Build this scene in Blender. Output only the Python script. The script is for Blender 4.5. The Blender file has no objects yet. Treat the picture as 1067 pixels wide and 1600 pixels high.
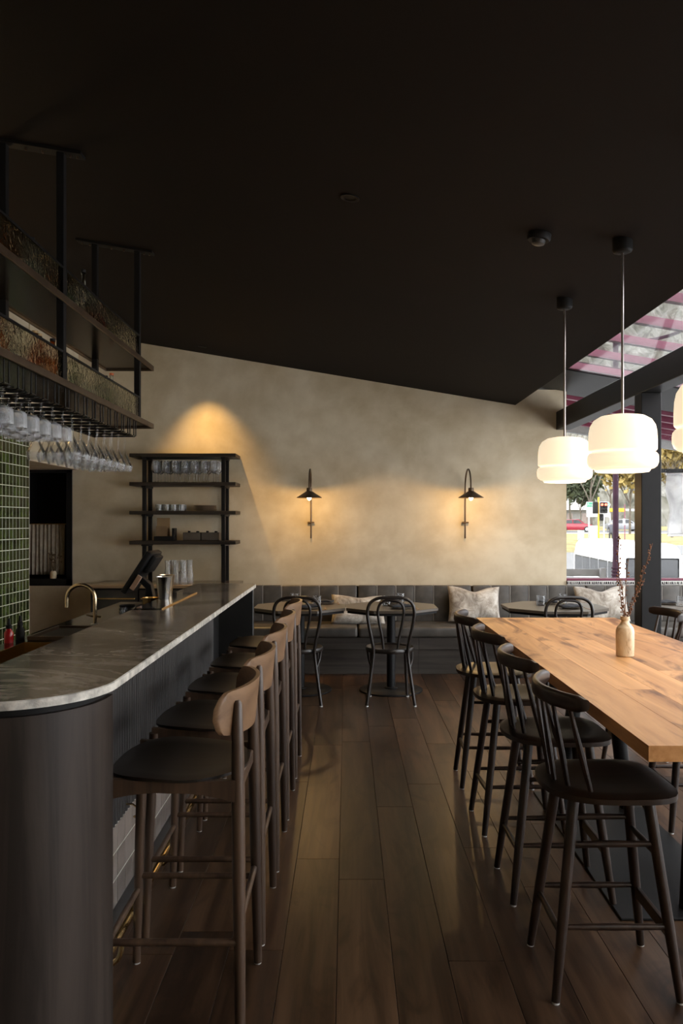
import bpy, bmesh, math, random
from mathutils import Vector, Matrix
random.seed(7)
PI = math.pi
sc = bpy.context.scene
C = sc.collection

# ---------------------------------------------------------------- camera
# one-point perspective, level camera, eye 1.5 m; vanishing point at pixel (542, 815) of 1067x1600, focal length 1244 px
F, VX, VY, EYE = 1244.0, 542.0, 815.0, 1.5
cam_d = bpy.data.cameras.new('camera'); cam = bpy.data.objects.new('camera', cam_d); C.objects.link(cam)
cam_d.sensor_fit = 'VERTICAL'; cam_d.sensor_height = 36.0; cam_d.lens = 36.0*F/1600.0
cam_d.shift_x = -(VX-533.5)/1600.0; cam_d.shift_y = (VY-800.0)/1600.0
cam_d.clip_end = 2000; cam_d.clip_start = 0.05
cam.location = (0, 0, EYE); cam.rotation_euler = (PI/2, 0, 0)
sc.camera = cam
# ---------------------------------------------------------------- sky (overcast) and exposure
w = bpy.data.worlds.new('overcast_sky'); sc.world = w; w.use_nodes = True
bg = w.node_tree.nodes['Background']; bg.inputs[0].default_value = (0.985, 0.985, 1.0, 1); bg.inputs[1].default_value = 5.6
vs = sc.view_settings
vs.view_transform = 'Standard'; vs.look = 'None'; vs.gamma = 1.0; vs.use_curve_mapping = False; vs.exposure = 0.13
cy = sc.cycles
cy.max_bounces = 10; cy.diffuse_bounces = 5; cy.glossy_bounces = 4; cy.transmission_bounces = 8; cy.transparent_max_bounces = 24
cy.caustics_reflective = False; cy.caustics_refractive = False; cy.sample_clamp_indirect = 6.0
cy.use_denoising = True

def at(px, py, Y):                       # the point seen at a pixel, at depth Y
    return Vector(((px-VX)*Y/F, Y, EYE-(py-VY)*Y/F))
def ceil_z(x): return 3.033-0.166*x      # underside of the sloping ceiling
def roof_z(x): return 2.97-0.166*(x-1.787)
YW = 8.45                                # back wall

# ---------------------------------------------------------------- mesh helpers
class MB:
    def __init__(s): s.bm = bmesh.new()
    def box(s, lo, hi, bev=0.0, seg=1, M=None):
        lo, hi = Vector(lo), Vector(hi); c = (lo+hi)/2; d = hi-lo
        r = bmesh.ops.create_cube(s.bm, size=1.0)
        vs_ = r['verts']
        for v in vs_: v.co = Vector((v.co.x*d.x, v.co.y*d.y, v.co.z*d.z))+c
        if bev > 0:
            es = list({e for v in vs_ for e in v.link_edges})
            q = bmesh.ops.bevel(s.bm, geom=es, offset=bev, segments=seg, profile=0.5, affect='EDGES')
            vs_ = list({v for f in q['faces'] for v in f.verts} | {v for v in vs_ if v.is_valid})
        if M is not None:
            for v in vs_: v.co = M @ v.co
        return s
    def tube(s, pts, r, n=8, closed=False, caps=True, sx=1.0):
        pts = [Vector(p) for p in pts]; N = len(pts)
        rr = list(r) if isinstance(r, (list, tuple)) else [r]*N
        rings = []; up = None
        for i, p in enumerate(pts):
            if closed: t = pts[(i+1) % N]-pts[i-1]
            else: t = (pts[min(i+1, N-1)]-pts[max(i-1, 0)])
            t.normalize()
            if up is None:
                a = Vector((0, 0, 1)) if abs(t.z) < 0.9 else Vector((1, 0, 0))
                up = (a-t*a.dot(t)).normalized()
            else:
                up = up-t*up.dot(t)
                up.normalize()
            b = t.cross(up)
            rings.append([s.bm.verts.new(p+(up*math.cos(2*PI*k/n)*sx+b*math.sin(2*PI*k/n))*rr[i]) for k in range(n)])
        M_ = N if closed else N-1
        for i in range(M_):
            A, B_ = rings[i], rings[(i+1) % N]
            for k in range(n): s.bm.faces.new((A[k], A[(k+1) % n], B_[(k+1) % n], B_[k]))
        if caps and not closed:
            s.bm.faces.new(list(reversed(rings[0]))); s.bm.faces.new(rings[-1])
        return s
    def lathe(s, prof, c=(0, 0, 0), n=20, cap0=False, cap1=False, flip=False, ang=2*PI, M=None):
        c = Vector(c); rings = []
        full = abs(ang-2*PI) < 1e-6
        for (r, z) in prof:
            if flip: z = -z
            rings.append([s.bm.verts.new(c+Vector((r*math.cos(ang*k/n), r*math.sin(ang*k/n), z))) for k in range(n if full else n+1)])
        m = len(rings[0])
        for i in range(len(rings)-1):
            for k in range(m if full else m-1):
                try: s.bm.faces.new((rings[i][k], rings[i][(k+1) % m], rings[i+1][(k+1) % m], rings[i+1][k]))
                except ValueError: pass
        if cap0: s.bm.faces.new(list(reversed(rings[0])))
        if cap1: s.bm.faces.new(rings[-1])
        if M is not None:
            for rg in rings:
                for v in rg: v.co = M @ v.co
        return s
    def prism(s, poly, z0, z1, axis='z', bev=0.0, seg=1):
        def mk(a, b, z):
            return {'z': (a, b, z), 'y': (a, z, b), 'x': (z, a, b)}[axis]
        A = [s.bm.verts.new(mk(a, b, z0)) for a, b in poly]; B_ = [s.bm.verts.new(mk(a, b, z1)) for a, b in poly]
        n = len(poly); fs = [s.bm.faces.new(A), s.bm.faces.new(B_)]
        for k in range(n): fs.append(s.bm.faces.new((A[k], A[(k+1) % n], B_[(k+1) % n], B_[k])))
        bmesh.ops.recalc_face_normals(s.bm, faces=fs)
        if bev > 0:
            es = [e for f in fs[:2] for e in f.edges]
            bmesh.ops.bevel(s.bm, geom=list(set(es)), offset=bev, segments=seg, profile=0.5, affect='EDGES')
        return s
    def slab(s, fa, fb, nu, nv):          # closed sheet between two parametric surfaces
        A = [[s.bm.verts.new(fa(i/nu, j/nv)) for j in range(nv+1)] for i in range(nu+1)]
        B_ = [[s.bm.verts.new(fb(i/nu, j/nv)) for j in range(nv+1)] for i in range(nu+1)]
        for i in range(nu):
            for j in range(nv):
                s.bm.faces.new((A[i][j], A[i+1][j], A[i+1][j+1], A[i][j+1]))
                s.bm.faces.new((B_[i][j], B_[i][j+1], B_[i+1][j+1], B_[i+1][j]))
        for i in range(nu):
            s.bm.faces.new((A[i][0], B_[i][0], B_[i+1][0], A[i+1][0])); s.bm.faces.new((A[i][nv], A[i+1][nv], B_[i+1][nv], B_[i][nv]))
        for j in range(nv):
            s.bm.faces.new((A[0][j], A[0][j+1], B_[0][j+1], B_[0][j])); s.bm.faces.new((A[nu][j], B_[nu][j], B_[nu][j+1], A[nu][j+1]))
        return s
    def plate(s, outline, top, bot, rings=6, n=40, edge=0.0):   # disc-like plate: outline(theta)->(x,y), heights top(x,y), bot(x,y)
        def layer(h, sgn):
            vc = s.bm.verts.new((0, 0, h(0, 0))); R = []
            for i in range(1, rings+1):
                q = i/rings; R.append([])
                for k in range(n):
                    x, y = outline(2*PI*k/n); z = h(x*q, y*q)
                    if i == rings: z -= sgn*edge
                    R[-1].append(s.bm.verts.new((x*q, y*q, z)))
            for k in range(n):
                f = (vc, R[0][k], R[0][(k+1) % n]); s.bm.faces.new(f if sgn > 0 else f[::-1])
            for i in range(rings-1):
                for k in range(n):
                    f = (R[i][k], R[i+1][k], R[i+1][(k+1) % n], R[i][(k+1) % n]); s.bm.faces.new(f if sgn > 0 else f[::-1])
            return R[-1]
        a, b = layer(top, 1), layer(bot, -1)
        for k in range(n): s.bm.faces.new((a[k], b[k], b[(k+1) % n], a[(k+1) % n]))
        return s
    def mesh(s, name, m=None, smooth=True, angle=0.7):
        bmesh.ops.recalc_face_normals(s.bm, faces=s.bm.faces)
        me = bpy.data.meshes.new(name); s.bm.to_mesh(me); s.bm.free()
        if m is not None: me.materials.append(m)
        if smooth and len(me.polygons):
            me.shade_smooth(); me.set_sharp_from_angle(angle=angle)
        return me
def put(name, me, parent=None, loc=(0, 0, 0), rz=0.0):
    o = bpy.data.objects.new(name, me); C.objects.link(o)
    o.location = loc; o.rotation_euler = (0, 0, rz)
    if parent is not None: o.parent = parent
    return o
def obj(name, mb, m, parent=None, loc=(0, 0, 0), rz=0.0, smooth=True, angle=0.7):
    return put(name, mb.mesh(name, m, smooth, angle), parent, loc, rz)
def tag(o, label, cat, group=None, kind=None):
    if label: o['label'] = label
    if cat: o['category'] = cat
    if group: o['group'] = group
    if kind: o['kind'] = kind
    return o
def thing(name, label, cat, loc=(0, 0, 0), rz=0.0, group=None):
    o = put(name, None, None, loc, rz)
    return tag(o, label, cat, group)
def struct(name, mb, m, label, cat, smooth=False):
    o = obj(name, mb, m, smooth=smooth); return tag(o, label, cat, kind='structure')
KIDS = {}
def dup(root, label, loc, rz=0.0):
    def cp(o, parent):
        c = o.copy(); C.objects.link(c); c.parent = parent
        for ch in [k for k in ALLKIDS(o)]: cp(ch, c)
        return c
    def ALLKIDS(o): return KIDS[o.name] if o.name in KIDS else [x for x in C.objects if x.parent == o]
    def memo(o):
        KIDS[o.name] = [x for x in C.objects if x.parent == o]
        for x in KIDS[o.name]: memo(x)
    if root.name not in KIDS: memo(root)
    c = cp(root, None); c['label'] = label; c.location = loc; c.rotation_euler = (0, 0, rz)
    return c
ORD = ['first', 'second', 'third', 'fourth', 'fifth', 'sixth', 'seventh', 'eighth', 'ninth', 'tenth', 'eleventh', 'twelfth', 'thirteenth', 'fourteenth', 'fifteenth', 'sixteenth']
def arc(c, r, a0, a1, n, plane='xz', ry=None):
    out = []
    for i in range(n+1):
        a = a0+(a1-a0)*i/n; u, v = r*math.cos(a), (ry or r)*math.sin(a)
        out.append({'xz': (c[0]+u, c[1], c[2]+v), 'yz': (c[0], c[1]+u, c[2]+v), 'xy': (c[0]+u, c[1]+v, c[2])}[plane])
    return out

# ---------------------------------------------------------------- materials
def nodes(name):
    m = bpy.data.materials.new(name); m.use_nodes = True
    nt = m.node_tree; b = nt.nodes['Principled BSDF']
    return m, nt, b
def ramp(nt, fac, stops):
    r = nt.nodes.new('ShaderNodeValToRGB'); e = r.color_ramp.elements
    while len(e) < len(stops): e.new(0.5)
    for k, (p, c) in enumerate(stops): e[k].position = p; e[k].color = (*c, 1)
    nt.links.new(fac, r.inputs[0]); return r.outputs[0]
def tex(nt, scale, stretch=(1, 1, 1), detail=4, rough=0.55, dist=0.0, kind='noise', coord='Object', rot=(0, 0, 0)):
    tc = nt.nodes.new('ShaderNodeTexCoord'); mp = nt.nodes.new('ShaderNodeMapping')
    mp.inputs['Scale'].default_value = stretch; mp.inputs['Rotation'].default_value = rot
    nt.links.new(tc.outputs[coord], mp.inputs[0])
    if kind == 'noise':
        n = nt.nodes.new('ShaderNodeTexNoise'); n.inputs['Scale'].default_value = scale; n.inputs['Detail'].default_value = detail
        n.inputs['Roughness'].default_value = rough; n.inputs['Distortion'].default_value = dist
        nt.links.new(mp.outputs[0], n.inputs['Vector']); return n.outputs['Fac'], mp
    if kind == 'voronoi':
        n = nt.nodes.new('ShaderNodeTexVoronoi'); n.inputs['Scale'].default_value = scale
        nt.links.new(mp.outputs[0], n.inputs['Vector']); return n.outputs['Distance'], mp
    n = nt.nodes.new('ShaderNodeTexWave'); n.inputs['Scale'].default_value = scale; n.inputs['Distortion'].default_value = dist
    n.inputs['Detail'].default_value = detail; n.inputs['Detail Scale'].default_value = 1.5
    nt.links.new(mp.outputs[0], n.inputs['Vector']); return n.outputs['Fac'], mp
def bump(nt, b, h, s, d=0.01):
    n = nt.nodes.new('ShaderNodeBump'); n.inputs['Strength'].default_value = s; n.inputs['Distance'].default_value = d
    nt.links.new(h, n.inputs['Height']); nt.links.new(n.outputs[0], b.inputs['Normal'])
def mul(c, k): return tuple(min(1.0, x*k) for x in c)
def randomise(nt, b, col, amount):        # every object its own lightness
    oi = nt.nodes.new('ShaderNodeObjectInfo'); mr = nt.nodes.new('ShaderNodeMapRange')
    mr.inputs[3].default_value = 1-amount; mr.inputs[4].default_value = 1+amount
    nt.links.new(oi.outputs['Random'], mr.inputs[0])
    mx = nt.nodes.new('ShaderNodeMix'); mx.data_type = 'RGBA'; mx.blend_type = 'MULTIPLY'; mx.inputs[0].default_value = 1.0
    nt.links.new(col, mx.inputs[6]); nt.links.new(mr.outputs[0], mx.inputs[7]); nt.links.new(mx.outputs[2], b.inputs['Base Color'])
def offset_by_object(nt, mp, k=37.0):
    oi = nt.nodes.new('ShaderNodeObjectInfo'); mu = nt.nodes.new('ShaderNodeMath'); mu.operation = 'MULTIPLY'; mu.inputs[1].default_value = k
    nt.links.new(oi.outputs['Random'], mu.inputs[0]); nt.links.new(mu.outputs[0], mp.inputs['Location'])
def pm(name, col, rough=0.5, metal=0.0, var=0.12, scale=6.0, stretch=(1, 1, 1), bmp=0.0, spec=0.5, rnd=0.0, coat=0.0, dist=0.0, detail=4):
    m, nt, b = nodes(name)
    f, mp = tex(nt, scale, stretch, detail, dist=dist)
    c = ramp(nt, f, [(0.36, mul(col, 1-var)), (0.64, mul(col, 1+var))])
    if rnd: randomise(nt, b, c, rnd)
    else: nt.links.new(c, b.inputs['Base Color'])
    b.inputs['Roughness'].default_value = rough; b.inputs['Metallic'].default_value = metal
    b.inputs['Specular IOR Level'].default_value = spec; b.inputs['Coat Weight'].default_value = coat; b.inputs['Coat Roughness'].default_value = 0.15
    if bmp: bump(nt, b, f, bmp)
    return m
def glow(name, col, s):
    m, nt, b = nodes(name)
    b.inputs['Base Color'].default_value = (*col, 1); b.inputs['Roughness'].default_value = 0.35
    f, _ = tex(nt, 3.0); c = ramp(nt, f, [(0.0, mul(col, 0.97)), (1.0, col)])
    nt.links.new(c, b.inputs['Emission Color']); b.inputs['Emission Strength'].default_value = s
    return m
def clear(name, tint=(1, 1, 1), gloss=0.5, edge=0.25, rough=0.03, glint_mix=0.0):   # thin clear glass; the diffuse white share stands in for bright reflections
    m = bpy.data.materials.new(name); m.use_nodes = True; nt = m.node_tree; nt.nodes.clear()
    o = nt.nodes.new('ShaderNodeOutputMaterial'); mx = nt.nodes.new('ShaderNodeMixShader')
    t = nt.nodes.new('ShaderNodeBsdfTransparent'); t.inputs[0].default_value = (*tint, 1)
    g = nt.nodes.new('ShaderNodeBsdfGlossy'); g.inputs['Roughness'].default_value = rough
    lw = nt.nodes.new('ShaderNodeLayerWeight'); lw.inputs[0].default_value = edge
    f, _ = tex(nt, 20.0); mr = nt.nodes.new('ShaderNodeMapRange'); mr.inputs[3].default_value = gloss*0.9; mr.inputs[4].default_value = gloss*1.1
    nt.links.new(f, mr.inputs[0])
    mm = nt.nodes.new('ShaderNodeMath'); mm.operation = 'MULTIPLY'; nt.links.new(lw.outputs['Fresnel'], mm.inputs[0]); nt.links.new(mr.outputs[0], mm.inputs[1])
    nt.links.new(mm.outputs[0], mx.inputs[0]); nt.links.new(t.outputs[0], mx.inputs[1]); nt.links.new(g.outputs[0], mx.inputs[2])
    if glint_mix:
        df = nt.nodes.new('ShaderNodeBsdfDiffuse'); df.inputs[0].default_value = (0.85, 0.86, 0.88, 1); m2 = nt.nodes.new('ShaderNodeMixShader'); m2.inputs[0].default_value = glint_mix
        nt.links.new(mx.outputs[0], m2.inputs[1]); nt.links.new(df.outputs[0], m2.inputs[2]); nt.links.new(m2.outputs[0], o.inputs[0])
    else: nt.links.new(mx.outputs[0], o.inputs[0])
    return m
def wood(name, dark, light, rough=0.45, scale=3.0, axis='x', rnd=0.0, spec=0.4, bmp=0.05, dist=2.5, knots=None, shift=False):
    m, nt, b = nodes(name)
    st = {'x': (0.35, 6, 6), 'y': (6, 0.35, 6), 'z': (6, 6, 0.35)}[axis]
    f, mp = tex(nt, scale, st, 6, 0.6, dist*0.2)
    if shift: offset_by_object(nt, mp)
    c = ramp(nt, f, [(0.36, dark), (0.5, tuple((a+b_)/2 for a, b_ in zip(dark, light))), (0.64, light)])
    if knots:
        st2 = {'x': (1.0, 3.2, 3.2), 'y': (3.2, 1.0, 3.2), 'z': (3.2, 3.2, 1.0)}[axis]
        g, mp2 = tex(nt, 1.5, st2, 5, 0.6, 1.5)
        if shift: offset_by_object(nt, mp2, 53.0)
        k = ramp(nt, g, [(0.34, knots[0]), (0.47, (1, 1, 1)), (1.0, (1, 1, 1))])
        mx = nt.nodes.new('ShaderNodeMix'); mx.data_type = 'RGBA'; mx.blend_type = 'MULTIPLY'; mx.inputs[0].default_value = 1.0
        nt.links.new(c, mx.inputs[6]); nt.links.new(k, mx.inputs[7]); c = mx.outputs[2]
    if rnd: randomise(nt, b, c, rnd)
    else: nt.links.new(c, b.inputs['Base Color'])
    b.inputs['Roughness'].default_value = rough; b.inputs['Specular IOR Level'].default_value = spec
    if bmp: bump(nt, b, f, bmp, 0.003)
    return m

# limewashed plaster
plaster, nt, b = nodes('limewash_plaster')
f1, _ = tex(nt, 1.5, (1, 1, 1), 8, 0.58, 0.15); f2, _ = tex(nt, 6.0, (1, 1, 1), 5, 0.6)
mxv = nt.nodes.new('ShaderNodeMath'); mxv.operation = 'MULTIPLY_ADD'; mxv.inputs[1].default_value = 0.35
nt.links.new(f2, mxv.inputs[0]); nt.links.new(f1, mxv.inputs[2])
nt.links.new(ramp(nt, mxv.outputs[0], [(0.48, (0.49, 0.400, 0.265)), (0.68, (0.585, 0.495, 0.350)), (0.88, (0.68, 0.595, 0.445))]), b.inputs['Base Color'])
b.inputs['Roughness'].default_value = 0.9; b.inputs['Specular IOR Level'].default_value = 0.15; bump(nt, b, f2, 0.06, 0.004)

ceil_m = pm('dark_brown_paint', (0.0095, 0.006, 0.004), 0.8, var=0.06, scale=2, spec=0.15)
black_paint = pm('black_steel_paint', (0.0085, 0.0085, 0.009), 0.42, var=0.1, scale=14, spec=0.2)
black_matt = pm('matt_black', (0.0065, 0.006, 0.006), 0.6, var=0.1, scale=10, spec=0.2)
bronze = pm('dark_bronze_metal', (0.10, 0.068, 0.043), 0.40, 0.7, var=0.2, scale=10)
dark_sheet = pm('blackened_steel_sheet', (0.06, 0.045, 0.03), 0.22, 0.85, var=0.25, scale=5)
brass = pm('polished_brass', (0.72, 0.50, 0.22), 0.22, 1.0, var=0.08, scale=12)
steel = pm('brushed_steel', (0.62, 0.60, 0.57), 0.22, 1.0, var=0.06, scale=20)
nickel = pm('satin_nickel_rod', (0.45, 0.42, 0.40), 0.3, 1.0, var=0.06, scale=20)
glide_m = pm('grey_plastic_glide', (0.45, 0.45, 0.45), 0.4, var=0.05)
maroon = pm('maroon_gloss_paint', (0.16, 0.030, 0.060), 0.35, var=0.08, scale=4)
purple = pm('plum_pole_paint', (0.024, 0.009, 0.016), 0.6, var=0.2, scale=5, spec=0.12)
plank_m = wood('dark_oak_floor', (0.024, 0.0115, 0.006), (0.088, 0.047, 0.025), 0.34, 2.4, 'y', rnd=0.36, spec=0.3, bmp=0.12, knots=[(0.45, 0.42, 0.40)], shift=True)
under_m = pm('black_underlay', (0.006, 0.005, 0.004), 0.9)
stool_wood = wood('dark_stained_wood', (0.012, 0.0062, 0.0042), (0.036, 0.0195, 0.0125), 0.34, 3, 'z', spec=0.35)
stool_seat = wood('dark_stained_seat', (0.014, 0.008, 0.0052), (0.038, 0.0215, 0.0135), 0.34, 3, 'x', spec=0.3)
ply_seat = wood('black_brown_plywood', (0.008, 0.0055, 0.004), (0.020, 0.013, 0.009), 0.40, 3, 'x', spec=0.25)
ply_back = wood('walnut_plywood_back', (0.14, 0.076, 0.038), (0.25, 0.145, 0.078), 0.42, 2.2, 'y', spec=0.45)
ply_leg = wood('walnut_stained_leg', (0.030, 0.0165, 0.010), (0.085, 0.049, 0.029), 0.42, 3, 'z', spec=0.45)
bent_m = pm('black_lacquered_bentwood', (0.014, 0.010, 0.008), 0.3, var=0.15, scale=12, spec=0.55)
oak = wood('oiled_oak_board', (0.37, 0.165, 0.055), (0.66, 0.345, 0.140), 0.42, 1.6, 'y', rnd=0.12, spec=0.28, bmp=0.05, knots=[(0.36, 0.27, 0.22)], shift=True)
oak_dark_side = wood('oiled_oak_end', (0.30, 0.16, 0.075), (0.44, 0.26, 0.13), 0.5, 3.0, 'z')
ebony = wood('ebonised_veneer', (0.015, 0.0105, 0.0085), (0.042, 0.031, 0.025), 0.5, 2.4, 'z', spec=0.25)
ebony_x = wood('ebonised_veneer_long', (0.020, 0.016, 0.013), (0.062, 0.052, 0.044), 0.5, 2.4, 'x', spec=0.4)
flute_m = pm('black_fluted_timber', (0.034, 0.030, 0.028), 0.42, var=0.25, scale=4, stretch=(8, 8, 0.4), spec=0.45)
leather = pm('charcoal_leather', (0.075, 0.067, 0.058), 0.40, var=0.28, scale=7, bmp=0.04, spec=0.45)
table_m = pm('smoked_brown_tabletop', (0.085, 0.068, 0.050), 0.30, var=0.1, scale=5, spec=0.5)
grey_tile = pm('pale_grey_glazed_tile', (0.30, 0.26, 0.235), 0.25, var=0.1, scale=3, rnd=0.12)
green_tile, nt, b = nodes('green_glazed_tile')
f1, mp = tex(nt, 14.0); nt.links.new(mp.outputs[0], nt.nodes[-2].inputs[0]) if False else None
c_ = ramp(nt, f1, [(0.25, (0.020, 0.036, 0.009)), (0.75, (0.062, 0.080, 0.020))]); randomise(nt, b, c_, 0.55)
b.inputs['Roughness'].default_value = 0.14; bump(nt, b, f1, 0.15, 0.003)
grout = pm('pale_grout', (0.55, 0.55, 0.48), 0.9, var=0.05)
white_fringe = pm('white_cotton_fringe', (0.75, 0.73, 0.70), 0.9, var=0.08)
curtain_m = pm('cream_linen', (0.42, 0.36, 0.28), 0.9, var=0.12, scale=20)
paper = pm('white_paper', (0.55, 0.50, 0.44), 0.8, var=0.04)
napkin_m = pm('charcoal_napkin', (0.025, 0.026, 0.03), 0.9, var=0.1, scale=30)
kraft = pm('kraft_board', (0.30, 0.19, 0.09), 0.8, var=0.1)
stone_plate = pm('brown_stoneware', (0.24, 0.17, 0.11), 0.5, var=0.15)
glass = clear('clear_glass', (0.985, 0.99, 0.99), 0.9, 0.24, 0.04, 0.018)
glass_foot = clear('dark_tinted_glass_foot', (0.30, 0.30, 0.29), 0.9, 0.4, 0.06)  # dark tint paints the dim reflection seen in clear feet
bowl_haze = clear('painted_haze_bowl', (0.95, 0.96, 0.97), 0.9, 0.28, 0.10, 0.26)  # clear bowls whitened to paint in their bright blurred reflections
glass_glint = clear('painted_glint_glass', (0.97, 0.98, 0.98), 1.0, 0.25, 0.05, 0.12)  # sparkle of clear glass painted as a white mix
pane_m = clear('window_glass', (0.97, 0.98, 0.985), 0.5, 0.12)
bottle_green = clear('green_bottle_glass', (0.25, 0.40, 0.22), 0.9, 0.3)
bottle_amber = clear('amber_bottle_glass', (0.62, 0.30, 0.08), 0.9, 0.3)
bottle_red = clear('red_liquor_glass', (0.6, 0.05, 0.03), 0.9, 0.3)
bottle_clear = clear('clear_bottle_glass', (0.86, 0.90, 0.88), 0.9, 0.35)
red_liquid = pm('red_bitters', (0.42, 0.012, 0.015), 0.15, var=0.1, spec=0.6)
cork = pm('cork', (0.50, 0.34, 0.16), 0.8, var=0.2, scale=60)
orange_cap = pm('orange_cap', (0.55, 0.12, 0.02), 0.4)
rip, nt, b = nodes('rippled_glass')
b.inputs['Transmission Weight'].default_value = 1.0; b.inputs['Roughness'].default_value = 0.10; b.inputs['IOR'].default_value = 1.18
b.inputs['Base Color'].default_value = (0.75, 0.78, 0.70, 1)
f1, _ = tex(nt, 34.0, (1, 1, 1), 2, 0.4, 0.6); bump(nt, b, f1, 0.5, 0.010)
nt.links.new(ramp(nt, f1, [(0, (0.70, 0.66, 0.52)), (1, (0.92, 0.90, 0.78))]), b.inputs['Base Color'])
# veined marble worktop
def marble_mat(name, base, hi, vein, rough):
    m, nt, b = nodes(name)
    f, _ = tex(nt, 1.5, (0.9, 1.5, 1), 8, 0.66, 1.6, rot=(0, 0, 0.35))
    g, _ = tex(nt, 1.6, (0.8, 1.7, 1), 6, 0.62, 2.0, rot=(0, 0, 0.45))
    c = ramp(nt, f, [(0.34, vein), (0.44, base), (0.53, hi), (0.60, base), (0.72, mul(base, 0.55))])
    k = ramp(nt, g, [(0.44, (1, 1, 1)), (0.485, (0.25, 0.23, 0.21)), (0.52, (1, 1, 1)), (1, (1, 1, 1))])
    mx = nt.nodes.new('ShaderNodeMix'); mx.data_type = 'RGBA'; mx.blend_type = 'MULTIPLY'; mx.inputs[0].default_value = 0.85
    nt.links.new(c, mx.inputs[6]); nt.links.new(k, mx.inputs[7]); nt.links.new(mx.outputs[2], b.inputs['Base Color'])
    b.inputs['Roughness'].default_value = rough; b.inputs['Specular IOR Level'].default_value = 0.3; return m
marble = marble_mat('brown_veined_marble', (0.105, 0.083, 0.062), (0.33, 0.275, 0.22), (0.010, 0.008, 0.0065), 0.12)
marble_edge = pm('chiselled_stone_edge', (0.50, 0.47, 0.42), 0.55, var=0.35, scale=26, bmp=0.9, detail=6)
bench_m = pm('dark_polished_worktop', (0.035, 0.030, 0.024), 0.1, var=0.2, scale=5, spec=0.6)
# mottled velvet cushions
cush, nt, b = nodes('mottled_velvet')
f1, mp = tex(nt, 7.0, (1, 1, 1), 8, 0.7, 1.2)
nt.links.new(ramp(nt, f1, [(0.36, (0.20, 0.165, 0.13)), (0.50, (0.42, 0.37, 0.31)), (0.62, (0.60, 0.56, 0.50))]), b.inputs['Base Color'])
b.inputs['Roughness'].default_value = 0.85; b.inputs['Sheen Weight'].default_value = 0.3; bump(nt, b, f1, 0.25, 0.01)
ceramic, nt, b = nodes('mottled_stoneware')
f1, mp = tex(nt, 11.0, (1.2, 1.2, 0.45), 6, 0.7, 1.0)
nt.links.new(ramp(nt, f1, [(0.33, (0.26, 0.12, 0.04)), (0.42, (0.62, 0.47, 0.29)), (0.60, (0.82, 0.70, 0.50))]), b.inputs['Base Color'])
b.inputs['Roughness'].default_value = 0.4
opal = glow('opal_glass_lit', (1.0, 0.82, 0.58), 0.82)
opal_low = glow('opal_diffuser_lit', (1.0, 0.88, 0.68), 1.2)
bulb_m = glow('warm_bulb', (1.0, 0.72, 0.34), 22.0)
def lamp(name, typ, loc, energy, col, size=0.03, parent=None, **kw):
    l = bpy.data.lights.new(name, typ); l.energy = energy; l.color = col
    if typ in ('POINT', 'SPOT'): l.shadow_soft_size = size
    for k, v in kw.items(): setattr(l, k, v)
    o = bpy.data.objects.new(name, l); C.objects.link(o); o.location = loc
    if parent is not None: o.parent = parent
    return o

# ================================================================ THE SETTING
# floor: boards 0.19 m wide along the room, each one a piece
X0, X1, Y0 = -4.3, 4.9, -2.0
fl = struct('floor', MB().box((X0, Y0, -0.12), (X1, 8.62, -0.013)), under_m, 'dark brown oak board floor running towards the back wall', 'floor')
xs = -0.034-0.19*22; row = 0
while xs < X1:
    xa, xb = max(xs, X0), min(xs+0.19, X1)
    if xb-xa > 0.02:
        r_ = random.Random(row*11+3); y = Y0-r_.uniform(0, 1.6)
        while y < 8.6:
            L = r_.uniform(1.5, 2.1); ya, yb = max(y, Y0), min(y+L, 8.6)
            if yb-ya > 0.05 and not (xb < -2.9 and yb < 7.1):
                mb = MB().box((xa+0.0007, ya+0.0007, -0.012), (xb-0.0007, yb-0.0007, 0.0), 0.0012)
                o = obj('floor_board', mb, plank_m, fl, smooth=False)
            y += L
    xs += 0.19; row += 1
# back wall with the opening of the small dark window in the alcove and, right of it, the low wall under the big window
wb = MB()
wb.box((-4.3, YW, 0), (-3.5, YW+0.15, 3.8)); wb.box((-3.5, YW, 0), (-2.912, YW+0.15, 0.82)); wb.box((-3.5, YW, 2.07), (-2.912, YW+0.15, 3.8))
wb.box((-2.912, YW, 0), (1.787, YW+0.15, 3.8)); wb.box((1.787, YW, 0), (2.33, YW+0.15, 2.90)); wb.box((2.33, YW, 0), (4.9, YW+0.15, 0.83))
struct('wall_back', wb, plaster, 'limewashed beige plaster wall at the far end', 'wall')
# left wall, bulkhead over the alcove
wl = MB()
wl.box((-3.0, Y0, 0), (-2.862, 7.16, 3.8)); wl.box((-4.3, 7.16, 2.05), (-2.85, YW, 3.8)); wl.box((-4.3, 7.0, 0), (-3.0, 7.16, 3.8)); wl.box((-4.45, 7.0, 0), (-4.3, YW, 3.8))
wall_left = struct('wall_left', wl, plaster, 'left wall behind the bar with green tiles and plaster bulkhead', 'wall')
obj('grout_bed', MB().box((-2.862, 6.175, 0.34), (-2.8545, 7.158, 2.27)), grout, wall_left)
th, tw = 0.0915, 0.0700
tile_me = MB().box((0, 0, 0), (0.0035, tw-0.007, th-0.006), 0.001).mesh('tile', green_tile, False)
for c in range(14):
    for r in range(21):
        put('tile', tile_me, wall_left, (-2.8565, 7.155-tw*(c+1), 0.3455+th*r))
wf = MB().box((-4.3, Y0-0.15, 0), (4.9, Y0, 3.9))
struct('wall_front', wf, plaster, 'plaster wall behind the viewer', 'wall')
# ceiling: one sloping plane
cl = MB().prism([(X0-0.1, ceil_z(X0-0.1)), (1.787, ceil_z(1.787)), (1.787, ceil_z(1.787)+0.22), (X0-0.1, ceil_z(X0-0.1)+0.22)], Y0-0.15, YW+0.15, 'y')
struct('ceiling', cl, ceil_m, 'dark brown sloping ceiling', 'ceiling')
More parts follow.
